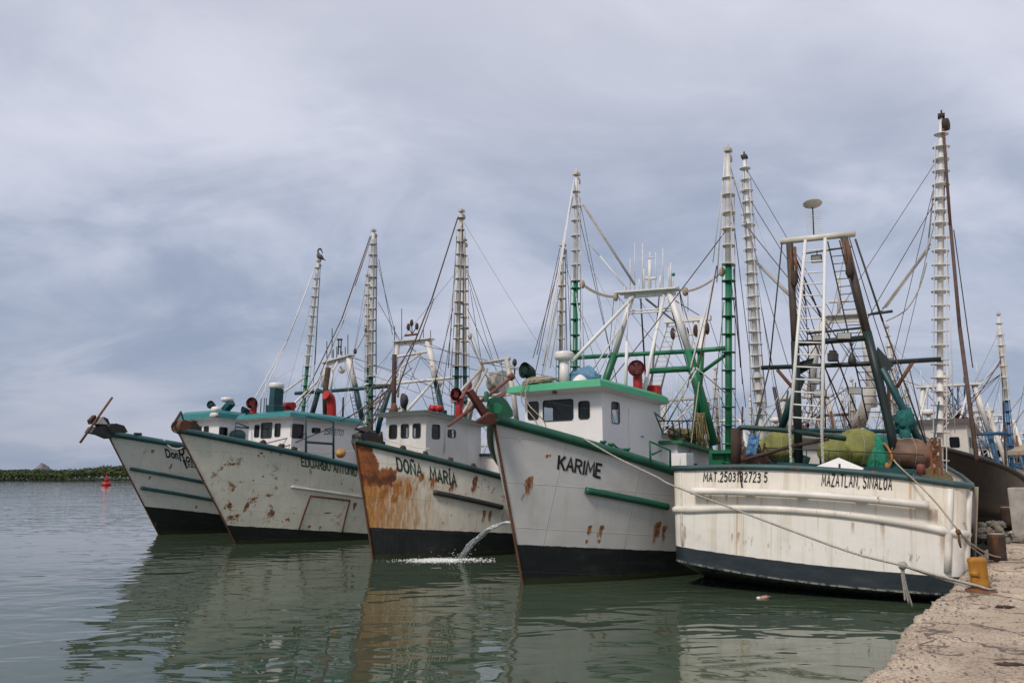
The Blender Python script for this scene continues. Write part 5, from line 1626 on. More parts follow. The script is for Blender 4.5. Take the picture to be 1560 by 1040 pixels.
# ------------------------------------------------------------------ the trawler showing its stern
class SternHull(Hull):
    """local x forward from the transom, +y to the left, heeled a little towards the quay"""
    def __init__(s):
        s.M = Matrix.Translation((6.6, 18.1, 0)) @ Matrix.Rotation(pi / 2 - radians(29.05), 4, 'Z') @ Matrix.Rotation(radians(3.6), 4, 'X')
        s.Mi = s.M.inverted()
        s.L = 20.5
    def hb(s, x):                       # half breadth at the rail
        if x < 0: x = 0
        b = 3.10 + 0.12 * min(1, x / 5)
        if x > 8: b *= max(0.0, 1 - ((x - 8) / 12.5) ** 2.4)
        return b
    def top(s, x):
        return 2.60 + (1.6 * ((x - 8) / 12.5) ** 1.7 if x > 8 else 0)
    def bot(s, x):
        return 0.40 - 1.1 * min(1, x / 4.0)
    def tr(s, u, z, off=0.0):
        """transom surface: u -1 (right) .. 1 (left)"""
        hbz = 2.98 + 0.115 * min(1.15, max(0, (z - 0.4) / 2.2))
        a = abs(u)
        x = -0.22 * (1 - u * u) - off
        y = u * hbz
        if a > 0.90:                    # rounded quarter
            k = (a - 0.90) / 0.10
            x = -0.22 * (1 - .81) * (1 - k) + (0.62 if u < 0 else 0.30) * k * k - off * (1 - k)
            y = math.copysign(hbz * (0.90 + (0.10 if u < 0 else 0.155) * sin(k * pi / 2)) + off * k, u)
        return V((x, y, z))
    def cam(s, u, z):                   # camber: rail line high and bottom line low amidships
        k = 1 - min(1, abs(u)) ** 2
        return z + k * (-0.10 + 0.28 * (z - 0.4) / 2.2)
    def uz(s, px, py):
        """transom parameter seen at a pixel"""
        best = None
        for i in range(-60, 61):
            u = i / 60
            for j in range(61):
                z = 0.3 + 2.6 * j / 60
                a, b = s.proj(s.tr(u, s.cam(u, z)))
                e = (a - px) ** 2 + (b - py) ** 2
                if best is None or e < best[0]: best = (e, u, z)
        return best[1], best[2]
def cream():
    h = SternHull()
    T = empty('trawler', h.M, 'cream-white trawler seen from its broad stern beside the quay, with tall rusty stern gallows', 'trawler', 'white trawlers moored side by side')
    g = G('hull_cream')
    X, Y, Z = g.xyz()
    low = g.noise(0.7, 5, 0.6)
    c = g.mix(g.math('MULTIPLY', g.step(low, 0.4, 0.7), 0.35), (0.82, 0.77, 0.68), (0.68, 0.60, 0.46))
    c = g.mix(g.math('MULTIPLY', g.step(Z, 1.75, 1.62), 0.55), c, (0.77, 0.76, 0.72))
    st = g.noise(5.0, 6, 0.6, stretch=(1, 1, 0.05), off=(2, 3, 1))
    c = g.mix(g.math('MULTIPLY', g.step(st, 0.48, 0.70), 0.48), c, (0.50, 0.42, 0.28))
    st2 = g.noise(14.0, 5, 0.6, stretch=(1, 1, 0.05), off=(7, 3, 1))
    c = g.mix(g.math('MULTIPLY', g.step(st2, 0.58, 0.72), 0.35), c, (0.42, 0.33, 0.20))
    run = g.noise(3.0, 4, 0.55, stretch=(1, 1.6, 0.03), off=(1, 8, 0))
    c = g.mix(g.math('MULTIPLY', g.step(run, 0.64, 0.74), 0.65), c, (0.46, 0.27, 0.08))
    # a band of dark scrapes half way down
    sc1 = g.noise(9, 7, 0.7, stretch=(1, 1.2, 0.25), off=(3, 3, 3))
    band = g.math('MULTIPLY', g.step(Z, 0.92, 1.02), g.step(Z, 1.22, 1.08))
    c = g.mix(g.math('MULTIPLY', g.math('MULTIPLY', g.step(sc1, 0.56, 0.66), band), 0.8), c, (0.16, 0.15, 0.13))
    a = g.noise(2.6, 9, 0.72, off=(5, 1, 7))
    m1 = g.step(a, 0.665, 0.70)
    m = g.math('MULTIPLY', m1, 0.9)
    rn = g.noise(6, 5, 0.65, stretch=(1, 2.0, 0.45))
    for (px, py, rw, rl_) in ((1416, 775, .10, .45), (1426, 776, .06, .5), (1437, 806, .09, .95), (1445, 812, .04, .8), (1078, 757, .05, .22), (1082, 753, .04, .25), (1036, 776, .04, 1.0), (1042, 800, .03, .8), (1107, 752, .05, .22), (1345, 790, .06, .5), (1126, 810, .05, .3), (1116, 812, .04, .25), (1300, 795, .05, .3)):
        q_ = h.on(px, py, x=-.1)
        dx = g.math('ABSOLUTE', g.math('SUBTRACT', g.math('ADD', Y, g.math('MULTIPLY', g.math('SUBTRACT', rn, 0.5), rw * 2.2)), q_.y))
        dzz = g.math('SUBTRACT', q_.z, g.math('ADD', Z, g.math('MULTIPLY', g.math('SUBTRACT', rn, 0.5), rl_ * 0.5)))
        f = g.math('MULTIPLY', g.step(dx, rw, rw * 0.3), g.math('MULTIPLY', g.step(dzz, -0.03, 0.02), g.step(dzz, rl_, rl_ * 0.15)))
        m = g.math('MAXIMUM', m, g.math('MULTIPLY', f, g.math('ADD', g.math('MULTIPLY', rn, 0.8), 0.2), clamp=True))
    c = g.mix(m, c, g.mix(g.noise(8, 5), RUST1, (0.46, 0.22, 0.05)))
    kk = g.math('SUBTRACT', 1.0, g.math('POWER', g.math('MULTIPLY', g.math('ABSOLUTE', Y), 1 / 3.1), 2.0))
    line = g.math('ADD', Z, g.math('MULTIPLY', kk, 0.055))
    line = g.math('ADD', line, g.math('MULTIPLY', g.math('SUBTRACT', g.noise(3, 6, 0.7), 0.5), 0.04))
    bm = g.step(line, 0.775, 0.755)
    scum = g.noise(2.0, 8, 0.7, stretch=(0.6, 0.6, 2.0))
    bc = g.mix(g.math('MULTIPLY', g.step(scum, 0.45, 0.75), 0.7), (0.016, 0.025, 0.030), (0.05, 0.06, 0.06))
    rim = g.math('MULTIPLY', g.step(g.math('SUBTRACT', line, g.math('MULTIPLY', kk, -0.06)), 0.47, 0.43), g.step(g.noise(6, 7, 0.7, off=(3, 0, 0)), 0.42, 0.55))
    bc = g.mix(g.math('MULTIPLY', rim, 0.6), bc, (0.36, 0.36, 0.32))
    under = g.step(X, 0.75, 0.8)
    c = g.mix(bm, c, bc)
    dents = g.noise(1.1, 3, 0.5, off=(0, 8, 8))
    hh = g.math('ADD', dents, g.math('MULTIPLY', g.noise(14, 4, 0.6), 0.05))
    g.bump(hh, 0.05, 0.9)
    mat = g.out(c, 0.4)
    mb = MB()
    # transom with camber
    us = [-1 + 2 * i / 80 for i in range(81)]
    zs = [0.4 + 2.2 * j / 16 for j in range(17)]
    vs = [h.tr(u, h.cam(u, z)) for u in us for z in zs]
    nz = len(zs)
    mb.add(vs, [(i * nz + j, (i + 1) * nz + j, (i + 1) * nz + j + 1, i * nz + j + 1) for i in range(80) for j in range(nz - 1)], True)
    # sides, continuing the rounded quarters, and the bottom running down into the water
    xs = [0.62] + [0.62 + (h.L - 0.62) * i / 40 for i in range(1, 41)]
    for s in (-1, 1):
        vs = []
        for x in xs:
            for j in range(17):
                v = j / 16
                z = h.bot(x - .62) + (h.top(x) - h.bot(x - .62)) * v
                y = s * h.hb(x) * (0.96 + 0.04 * v) if x > .7 else s * h.tr(1, z).y
                if x > 8: y *= (1 - (1 - v) * 0.6 * ((x - 8) / 12.5))
                vs.append(V((x, y, z)))
        mb.add(vs, [(i * 17 + j, (i + 1) * 17 + j, (i + 1) * 17 + j + 1, i * 17 + j + 1) for i in range(len(xs) - 1) for j in range(16)], True)
    edge = [h.tr(u, h.cam(u, 0.4)) for u in us]
    vs = []
    for p in edge:
        for q in range(7):
            x = p.x + (5.0 - p.x) * q / 6
            vs.append(V((x, p.y * (1 - 0.08 * q / 6), p.z - 1.3 * (q / 6))))
    mb.add(vs, [(i * 7 + j, i * 7 + j + 1, (i + 1) * 7 + j + 1, (i + 1) * 7 + j) for i in range(80) for j in range(6)], True)
    # inside
    inn = []
    for p in [h.tr(u, h.cam(u, 2.6)) for u in us]:
        k = V((p.x + .12, p.y * .965, p.z)); inn += [p, k, k - V((0, 0, .8))]
    mb.add(inn, [f for i in range(80) for f in ((i * 3, (i + 1) * 3, (i + 1) * 3 + 1, i * 3 + 1), (i * 3 + 1, (i + 1) * 3 + 1, (i + 1) * 3 + 2, i * 3 + 2))])
    mb.build('hull', mat, T)
    dk = MB()
    vs = []
    for x in [0.1] + xs: vs += [V((x, -h.hb(x) * .97, h.top(x) - .75)), V((x, h.hb(x) * .97, h.top(x) - .75))]
    dk.add(vs, [(2 * i, 2 * i + 1, 2 * i + 3, 2 * i + 2) for i in range(len(vs) // 2 - 1)])
    dk.build('deck', M['deck'], T)
    # rails and fenders of pipe welded to the plate
    rl = MB()
    path = [V((x, -h.hb(x), h.top(x))) for x in (18, 15, 12, 9, 6, 3, 1.2)] + [h.tr(u, h.cam(u, 2.6), 0.02) for u in us if abs(u) < .995] + [V((x, h.hb(x), h.top(x))) for x in (1.2, 3, 6, 9, 12, 15, 18)]
    rl.tube(path, 0.068, 10); rl.build('gunwale', M['railrust'], T)
    def band_(name, z, u0, u1, r, off, m_, flat=None, arch=0.0):
        q = MB(); n = 60
        q.tube([h.tr(u0 + (u1 - u0) * i / n, h.cam(u0 + (u1 - u0) * i / n, z) + arch * (1 - (u0 + (u1 - u0) * i / n) ** 2), off) for i in range(n + 1)], r, 10, flat=flat)
        return q.build(name, m_, T)
    hw = paint('fender_white', (0.80, 0.76, 0.68), 0.45, 0.40, 0.25, 3.0)
    band_('rub_rail', 1.60, -0.995, 0.995, 0.085, 0.0, hw, arch=0.20)
    a, b = h.uz(1056, 747), h.uz(1416, 768)
    q = MB(); n = 40
    q.tube([h.tr(a[0] + (b[0] - a[0]) * i / n, h.cam(0.4, a[1] + (b[1] - a[1]) * i / n) if False else h.tr(0, 0).z + h.cam(a[0] + (b[0] - a[0]) * i / n, a[1] + (b[1] - a[1]) * i / n), 0.22) for i in range(n + 1)], 0.085, 12)
    fp = q.build('fender_pipe', hw, T)
    for f in (0.03, 0.27, 0.5, 0.74, 0.97):
        u = a[0] + (b[0] - a[0]) * f; z = h.cam(u, a[1] + (b[1] - a[1]) * f)
        q = MB(); q.bar(h.tr(u, z, .2), h.tr(u, z - .05, 0), .22, .06); q.build('pipe_bracket', hw, fp)
    for u in (-0.885, -0.975):
        q = MB(); q.tube([h.tr(u, h.cam(u, z), 0.015) for z in (0.85, 1.2, 1.6, 2.0, 2.5)], 0.07, 10); q.build('quarter_fender', hw, T)
    q = MB(); q.tube([h.tr(.93, h.cam(.93, z), 0.005) for z in (0.8, 1.2, 1.6, 2.0, 2.5)], 0.03, 8); q.build('quarter_fender', hw, T)
    # lettering
    def letter(s, pa, pb, hgt):
        A, B_ = h.uz(*pa), h.uz(*pb)
        vs, fs, lay = painted(s, 0.12, .175, .30)
        out = []
        for (x, y), l_ in zip(vs, lay):
            u = A[0] + (B_[0] - A[0]) * x; z = A[1] + (B_[1] - A[1]) * x + y * hgt
            out.append(h.tr(u, h.cam(u, z), 0.010 + .0015 * l_))
        m_ = MB(); m_.add(out, fs); m_.build('lettering', M['letter'], T)
    letter('MAT.2503132723 5', (1072, 732), (1169, 734), 0.19)
    letter('MAZATLAN, SINALOA', (1252, 738.5), (1360, 746.5), 0.22)
    q = MB(); A = h.uz(1127, 716); q.tube([h.tr(A[0], h.cam(A[0], 2.6), .09), h.tr(A[0] - .005, h.cam(A[0], 2.45), .05), h.tr(A[0] - .02, h.cam(A[0], 2.15), .05)], .018, 5); q.build('chain', M['rustdark'], T)
    on = h.on
    # stern gallows
    XG = 2.2
    def tp(mb, pts, r, n=8): mb.tube([on(p[0], p[1], x=p[2]) for p in pts], r, n)
    gm = M['gunmast']
    q = MB(); tp(q, [(1189, 368, XG), (1303, 356, XG)], .085, 12); gx = q.build('gallows_beam', paint('beam_white', (.66, .62, .54), .6, .4, .25), T)
    q = MB(); tp(q, [(1203, 372, XG), (1207, 450, XG), (1211, 520, XG)], .092, 10); gl_ = q.build('gallows_leg', gm, T)
    q = MB(); tp(q, [(1211, 520, XG), (1214, 600, XG), (1217, 712, XG)], .105, 10); q.build('lower_section', M['legdark'], gl_)
    q = MB(); tp(q, [(1286, 362, XG), (1305, 440, XG), (1321, 505, XG)], .095, 10); gr = q.build('gallows_leg', gm, T)
    q = MB(); tp(q, [(1321, 505, XG), (1338, 575, XG), (1357, 658, XG), (1366, 705, XG)], .108, 10); q.build('lower_section', M['legdark'], gr)
    for a in (((1204, 376), (1208, 425)), ((1284, 366), (1292, 410))):
        for i in range(2):
            q = MB(); tp(q, [(a[0][0] + i * 7, a[0][1], XG - .15), (a[1][0] + i * 6, a[1][1], XG - .15)], .035, 6); q.build('chain', M['rust'], T)
        q = MB(); q.blob(on(a[1][0] + 2, a[1][1], x=XG - .15), (.1, .1, .22), .3, 3, 10, 8); q.build('block', M['rustdark'], T)
    q = MB(); tp(q, [(1218, 523, XG), (1328, 514, XG)], .075); q.build('cross_bar', M['legdark'], T)
    q = MB(); tp(q, [(1230, 508, XG + .2), (1325, 498, XG + .2)], .03); q.build('cross_bar', M['steel'], T)
    q = MB(); tp(q, [(1222, 387, XG + .1), (1297, 376, XG + .1)], .02); q.build('cross_bar', M['steel'], T)
    q = MB(); tp(q, [(1160, 560, XG + .3), (1300, 555, XG + .3), (1434, 547, XG + .3)], .06); q.build('spreader', M['legdark'], T)
    for a, b in (((1184, 563), (1209, 592)), ((1390, 552), (1366, 590))):
        q = MB(); tp(q, [(*a, XG + .3), (*b, XG + .3)], .045, 6); q.build('spreader_brace', M['rust'], T)
    q = MB(); q.plate([on(1337, 528, x=XG + .1), on(1362, 556, x=XG + .1), on(1345, 572, x=XG + .1), on(1330, 556, x=XG + .1)], .06); q.build('gusset', M['legdark'], T)
    q = MB(); q.plate([on(1216, 552, x=XG + .4), on(1240, 545, x=XG + .4), on(1236, 560, x=XG + .4), on(1219, 570, x=XG + .4)], .06); q.build('gusset', M['legdark'], T)
    q = MB(); tp(q, [(1343, 560, XG), (1380, 630, XG + .4), (1410, 690, XG + .6)], .09, 10); q.build('gallows_brace', M['tealdark'], T)
    q = MB(); tp(q, [(1222, 575, XG + .4), (1200, 625, XG + .8), (1190, 655, XG + 1)], .10, 10); q.build('gallows_brace', M['tealdark'], T)
    q = MB(); ladder(q, on(1227, 366, x=XG - .15), on(1203, 655, x=0.5), on(1257, 363, x=XG - .15), on(1252, 660, x=0.5), 15, .042, .02); q.build('ladder', M['white'], T)
    for p in ((1203, 655), (1252, 660)):
        q = MB(); a = on(*p, x=.5)
        for i in range(22):
            b = a - V((-.01 * i, 0, .035 * i)); q.box(b, (.05, .05, .03), Matrix.Rotation(i * 1.1, 3, 'Z') @ Matrix.Rotation(.6, 3, 'X'))
        q.build('chain', M['whitemast'], T)
    q = MB(); ladder(q, on(1261, 368, x=XG + .4), on(1322, 640, x=XG + .8), on(1279, 366, x=XG + .4), on(1348, 640, x=XG + .8), 22, .02, .012); q.build('ladder', M['steel'], T)
    q = MB(); ladder(q, on(1208, 372, x=XG + .4), on(1216, 640, x=XG + .8), on(1225, 430, x=XG + .4), on(1238, 640, x=XG + .8), 20, .014, .010); q.build('ladder', M['steel'], T)
    # dish, aerial, floodlights, blocks
    q = MB(); q.lathe([(.02, 0), (.18, .015), (.24, .05), (.245, .06), (.18, .07), (.01, .075)], on(1238, 313, x=XG), 20, (0.25, .12, 1)); q.build('dish_aerial', M['whitemast'], T)
    q = MB(); tp(q, [(1238, 316, XG), (1240, 362, XG)], .018, 6); q.build('pole', M['steel'], T)
    q = MB()
    for i in range(10):
        y_ = 322 + i * 3.7; tp(q, [(1228 + i * .3, y_ + 1, XG), (1250 + i * .3, y_, XG)], .006, 4)
    for x_ in (1228, 1234, 1245, 1250): tp(q, [(x_, 321, XG), (x_ + 3, 358, XG)], .006, 4)
    q.build('grid_aerial', M['wirewhite'], T)
    for i, (px, py, w_, h_, tl) in enumerate(((1244, 394, .26, .2, -.5), (1286, 512, .34, .17, .1), (1247, 515, .30, .15, 0), (1303, 595, .33, .18, -.1), (1242, 580, .26, .16, .1), (1249, 599, .32, .18, .1))):
        R_ = Matrix.Rotation(tl, 3, 'Y')
        q = MB(); c_ = on(px, py, x=XG - .1); q.box(c_, (.08, w_, h_), R_); o = q.build('floodlight', M['steel'], T)
        q = MB(); q.box(c_ + R_ @ V((-.044, 0, 0)), (.01, w_ * .86, h_ * .82), R_); q.build('lamp_glass', M['lamp'], o)
        q = MB(); q.tube([c_ + V((.04, 0, 0)), c_ + V((.05, 0, h_ * .5 + .12))], .015, 5); q.build('bracket', M['steel'], o)
    q = MB(); q.box(on(1269, 544, x=XG), (.25, .24, .20)); q.box(on(1269, 537, x=XG), (.2, .17, .1)); q.build('lamp_box', M['steel'], T, bevel=.01)
    q = MB(); q.lathe([(.02, .14), (.05, .1), (.09, -.02), (.10, -.12), (.06, -.18), (.01, -.19)], on(1298, 545, x=XG), 12); tp(q, [(1298, 520, XG), (1298, 540, XG)], .014, 5); q.build('bell_lamp', M['steel'], T)
    # boom and derrick seen between the legs
    q = MB(); tp(q, [(1326, 590, 6), (1310, 650, 6)], .16, 10); tp(q, [(1324, 600, 6), (1297, 655, 6)], .10, 8); q.build('derrick', M['rustmast'], T)
    XF = 9.0
    q = MB()
    a, b = on(1252, 482, x=XF), on(1320, 478, x=XF); q.bar(a, b, .4, .05); q.bar(a - V((0, 0, .12)), b - V((0, 0, .12)), .1, .25)
    tp(q, [(1256, 486, XF), (1242, 530, XF), (1235, 600, XF)], .14); tp(q, [(1314, 482, XF), (1322, 540, XF), (1330, 620, XF)], .14)
    tp(q, [(1278, 420, XF), (1278, 478, XF)], .06); tp(q, [(1263, 460, XF), (1293, 458, XF)], .05)
    q.build('mast_frame', M['whitemast'], T)
    XO = 8.6
    outr_px(h, T, XO, (1160, 650), (1153, 560), (1134, 240), 0.115, M['white'], M['whitemast'], 1.8, 0.42, rr=.235, ringmat=M['rustdark'])
    outr_px(h, T, XO, (1432, 690), (1432, 548), (1434, 178), 0.115, M['white'], M['whitemast'], 1.8, 0.42, rr=.26, ringmat=M['rustdark'])
    q = MB(); c_ = on(1441, 190, x=XO); q.lathe([(.05, -.07), (.2, -.07), (.2, .07), (.05, .07)], c_, 14, (.3, 1, 0)); q.build('block', M['rustdark'], T)
    lines(h, T, [
        ((1191, 372, XG), (1172, 560, XG), .02, M['wire']), ((1172, 560, XG), (1148, 660, 1.2), .02, M['wire']),
        ((1303, 364, XG), (1345, 490, XG), .026, M['wire']), ((1345, 490, XG), (1412, 680, XG), .022, M['wire']),
        ((1211, 390, XG + .1), (1262, 510, 5), .025, M['wire']), ((1262, 510, 5), (1310, 640, 8), .025, M['wire']),
        ((1436, 185, XO), (1448, 345, XO - 1), .045, M['wirerust']), ((1448, 345, XO - 1), (1462, 500, XO - 3), .05, M['wirerust']), ((1462, 500, XO - 3), (1488, 700, XO - 5), .055, M['wirerust']),
        ((1453, 350, XO), (1482, 560, XO), .016, M['wire']), ((1440, 210, XO), (1437, 400, XO), .014, M['wire']),
        ((1422, 290, XO), (1415, 362, XO), .025, M['ropegrey']), ((1415, 362, XO), (1409, 400, 7), .018, M['ropegrey']),
        ((1417, 372, XO), (1345, 470, 5), .03, M['ropegrey']), ((1416, 378, XO), (1350, 468, 5), .022, M['ropegrey']), ((1330, 478, XF), (1360, 474, XF), .05, M['greendark']), ((1345, 474, XF), (1322, 480, XF), .04, M['steel']),
        ((1153, 400, XO), (1204, 450, XG), .05, M['ropegrey']),
        ((1138, 245, XO), (1148, 420, XO), .012, M['wirewhite']), ((1148, 400, XO), (1168, 620, XO), .014, M['ropegrey']), ((1160, 470, XO), (1196, 660, 5), .016, M['wire']),
        ((1443, 380, XO), (1455, 660, XO), .012, M['wirewhite']), ((1385, 560, 6), (1415, 690, 3), .016, M['wire']),
        ((1231, 500, XG + .5), (1298, 655, 5), .022, M['wirerust']), ((1255, 560, 6), (1258, 660, 6), .02, M['steel']),
    ])
    stay(T, smoothpath([on(1412, 400, x=7), on(1400, 440, x=7), on(1380, 472, x=6.5), on(1350, 489, x=6)], 6), .02, M['ropegrey'])
    # pipe work and rack on the stern
    q = MB(); tp(q, [(1121, 708, .6), (1121, 652, .6)], .12, 10); q.build('corner_post', M['rustdark'], T)
    q = MB(); q.tube(smoothpath([on(1122, 664, x=.6), on(1126, 653, x=.6), on(1138, 651, x=.6), on(1200, 656, x=.8), on(1288, 668, x=1.4)], 5), .06, 8); q.build('stern_rail', M['greendark'], T)
    q = MB(); tp(q, [(1210, 655, 2.6), (1372, 657, 2.6)], .055, 8); q.build('stern_rail', M['tealdark'], T)
    q = MB(); tp(q, [(1122, 703, .6), (1200, 681, .9), (1262, 668, 1.2)], .045, 8); q.build('diagonal_pipe', M['rustdark'], T)
    z_ = 2.75
    rk = MB()
    y0, y1 = on(1165, 705, x=2.0).y, on(1408, 705, x=2.0).y
    rk.box((2.35, (y0 + y1) / 2, z_ + .10), (1.1, y0 - y1, .12)); ro = rk.build('net_rack', M['tealdark'], T)
    fr_ = MB(); fr_.box((2.0, (y0 + y1) / 2, z_ - .45), (.06, y0 - y1 - .1, .95)); fr_.build('rack_front', paint('rack_red', (.10, .022, .016), .6, .3, .4), ro)
    rr_ = MB()
    rr_.tube([V((1.85, y0, z_ + .5)), V((1.85, y1, z_ + .5))], .014, 5)
    for i in range(8): rr_.tube([V((1.85, y0 + (y1 - y0) * i / 7, z_ + .5)), V((1.85, y0 + (y1 - y0) * i / 7, z_ + .1))], .014, 5)
    rr_.build('rack_rail', M['steel'], ro)
    q = MB(); q.plate([on(1232, 716, x=.3), on(1278, 698, x=.7), on(1316, 714, x=.3), on(1310, 720, x=.25), on(1240, 720, x=.25)], .05); q.build('ramp_cover', M['white'], T)
    q = MB(); q.tube([on(1279, 716, x=.1), on(1279, 706, x=.1)], .025, 6); q.build('ramp_pin', M['rustdark'], T)
    for px in (1419, 1433):
        q = MB(); q.bar(on(px + 2, 725, x=.75), on(px - 2, 668, x=.75), .16, .05); q.build('fairlead_plate', M['rust'], T)
    q = MB()
    R = random.Random(4)
    for i in range(16): q.box(on(1426 + R.uniform(-4, 4), 670 + i * 3.3, x=.8), (.09, .09, .07), Matrix.Rotation(R.uniform(0, 3), 3, 'X'))
    q.build('chain', M['rust'], T)
    q = MB(); q.lathe([(.09, -.12), (.09, .06), (.07, .1), (.01, .11)], on(1403, 714, x=.5), 12); q.build('bollard', M['anchor'], T)
    q = MB(); c_ = V((5.2, .2, 2.5)); q.lathe([(.55, -.9), (.55, -.84), (.25, -.84), (.25, 0), (.5, 0), (.5, .06), (.25, .06), (.25, .84), (.55, .84), (.55, .9)], c_, 18, (0, 1, 0)); q.build('winch', M['rustdark'], T)
    R = random.Random(12)
    for i in range(12):
        x_, y_ = R.uniform(3.2, 9), R.uniform(-2.6, 2.6)
        q = MB(); q.tube([V((x_, y_, 1.9)), V((x_ + R.uniform(-1, 1), y_ + R.uniform(-.6, .6), R.uniform(3.6, 5.6)))], R.uniform(.025, .07), 6); q.build('pole', M[R.choice(('rust', 'steel', 'tealdark', 'whitemast', 'gunmast'))], T)
    for i in range(7):
        q = MB(); q.blob(V((R.uniform(3.4, 7), R.uniform(-2.4, 2.4), R.uniform(2.6, 3.1))), (R.uniform(.3, .6), R.uniform(.3, .6), R.uniform(.3, .6)), .5, 2.8, 20, 12, i); q.build('gear_heap', M[R.choice(('rustdark', 'netbrown', 'netteal', 'steel'))], T)
    # wheelhouse far forward
    house(T, 10.2, 15.0, -1.9, 1.9, 2.0, 3.75, 3.7, M['house_worn'], M['tealdark'], [(0.9, 3.1, .7, .5), (-0.9, 3.1, .7, .5)], [(12.0, 3.1, .5, .5)], th=.15)
    return h, T
WH, WT = cream()
wires_px(WH, WT, 8.6, (1134, 240), (1434, 178), 9.0, (1252, 482), (1320, 478), 24, 5, 2.2, (1195, 366), (1298, 358))
def on_w(px, py, x): return WH.on(px, py, x=x)
FG = 'net floats on the stern rack'
R = random.Random(9)
ZR = 2.75 + .16
for i, (px, x, rx, ry, rz, m_, lab) in enumerate((
        (1186, 2.5, .40, .50, .40, 'float', 'dull yellow-green net float behind the white ladder, leftmost of its row'),
        (1272, 2.35, .38, .42, .36, 'float', 'small yellow-green net float, second of the row on the stern rack'),
        (1308, 2.5, .44, .60, .47, 'float', 'largest bright yellow-green net float, beside the green net'),
        (1386, 2.35, .36, .55, .37, 'floatbrown', 'brown weathered net float at the right end of the stern rack'))):
    mb = MB()
    c = on_w(px, 690, x); c.x, c.z = x, ZR + rz * .96
    mb.blob(c, (rx, ry, rz), 0.085, 1.9, 40, 26, i * 3)
    o = loose(WH, mb, 'net_float', M[m_], lab, 'float', FG)
    o2 = MB()
    for k in range(3):
        t = k * pi / 3 + .3
        loop = [c + V((rx * 1.02 * cos(a) * cos(t), ry * 1.02 * cos(a) * sin(t) * 1.0, rz * 1.02 * sin(a))) for a in [2 * pi * j / 20 for j in range(21)]]
        o2.tube(loop, .007, 4, cap=False)
    ob = o2.build('lashing', M['ropegrey'], o)
mb = MB()
def drape(c, w_, d_, h_, seed, mb):
    def f(u, v):
        x = (u - .5) * d_; y = (v - .5) * w_
        r = min(1.0, sqrt((2 * (u - .5)) ** 2 + (2 * (v - .5)) ** 2))
        z = h_ * (1 - r ** 2.2) + 0.10 * mnoise.noise(V((x * 5, y * 7, seed))) + 0.05 * mnoise.noise(V((x * 14, y * 16, seed)))
        if r > .85: z -= (r - .85) * 2.2
        return c + V((x + 0.06 * mnoise.noise(V((y * 6, z * 4, seed))), y, z))
    mb.grid(f, 46, 56)
c = on_w(1352, 690, 2.6); c.z = ZR + .1
drape(c, 1.15, 1.0, .62, 3, mb)
loose(WH, mb, 'trawl_net', M['netteal'], 'dark teal trawl net heaped between the yellow-green and brown floats', 'net')
mb = MB()
c = on_w(1338, 690, 2.3); c.z = ZR + .05
drape(c, .55, .5, .72, 9, mb)
loose(WH, mb, 'trawl_net', M['netgreen'], 'bright green netting slung over the dark teal net', 'net')
mb = MB(); mb.blob(on_w(1378, 640, 2.6), (.2, .22, .3), .35, 3, 24, 16, 2)
mb.tube([on_w(1378, 648, 2.6), on_w(1382, 690, 2.5)], [.14, .10], 8)
loose(WH, mb, 'net_bundle', M['netteal'], 'teal net bundle tied high beside the right gallows brace', 'net')
mb = MB()
R = random.Random(8)
a = on_w(1352, 681, 2.1)
mb.tube(smoothpath([a + V((0, .1, .1)), a, a - V((.05, .1, .25)), a - V((.02, .02, .5))], 4), .03, 6)
mb.blob(a - V((.02, -.01, .45)), (.06, .06, .09), .3, 3, 10, 8)
loose(WH, mb, 'orange_strop', simple('strop_orange', (.42, .20, .05), .8), 'short orange rope strop hanging in front of the dark teal net', 'rope')
mb = MB(); R = random.Random(3)
c = on_w(1146, 690, 1.6); 
for i in range(40):
    a = c + V((R.uniform(-.3, .3), R.uniform(-.35, .35), R.uniform(-.3, .35)))
    b = a + V((R.uniform(-.3, .3), R.uniform(-.3, .3), -R.uniform(.1, .5)))
    mb.tube(sagline(a, b, R.uniform(.02, .15), 6), R.uniform(.015, .03), 5)
mb.blob(c - V((0, 0, .25)), (.35, .4, .35), .35, 3, 20, 12, 5)
loose(WH, mb, 'rope_heap', M['rustdark'], 'tangled dark rope heap behind the rusty corner post', 'rope')
mb = MB(); c = on_w(1149, 667, 1.3)
mb.grid(lambda u, v: c + V((.05 * mnoise.noise(V((u * 4, v * 6, 1))), (u - .5) * .26 + .08 * v, -.55 * v + .1 + .06 * mnoise.noise(V((u * 5, v * 3, 7))))), 10, 16)
mb.grid(lambda u, v: c + V((.04 + .05 * mnoise.noise(V((u * 4, v * 6, 1))), (u - .5) * .26 + .08 * v, -.55 * v + .1 + .06 * mnoise.noise(V((u * 5, v * 3, 7))))), 10, 16)
loose(WH, mb, 'cloth', M['bluetape'], 'light blue cloth hanging over the dark rope heap', 'cloth')

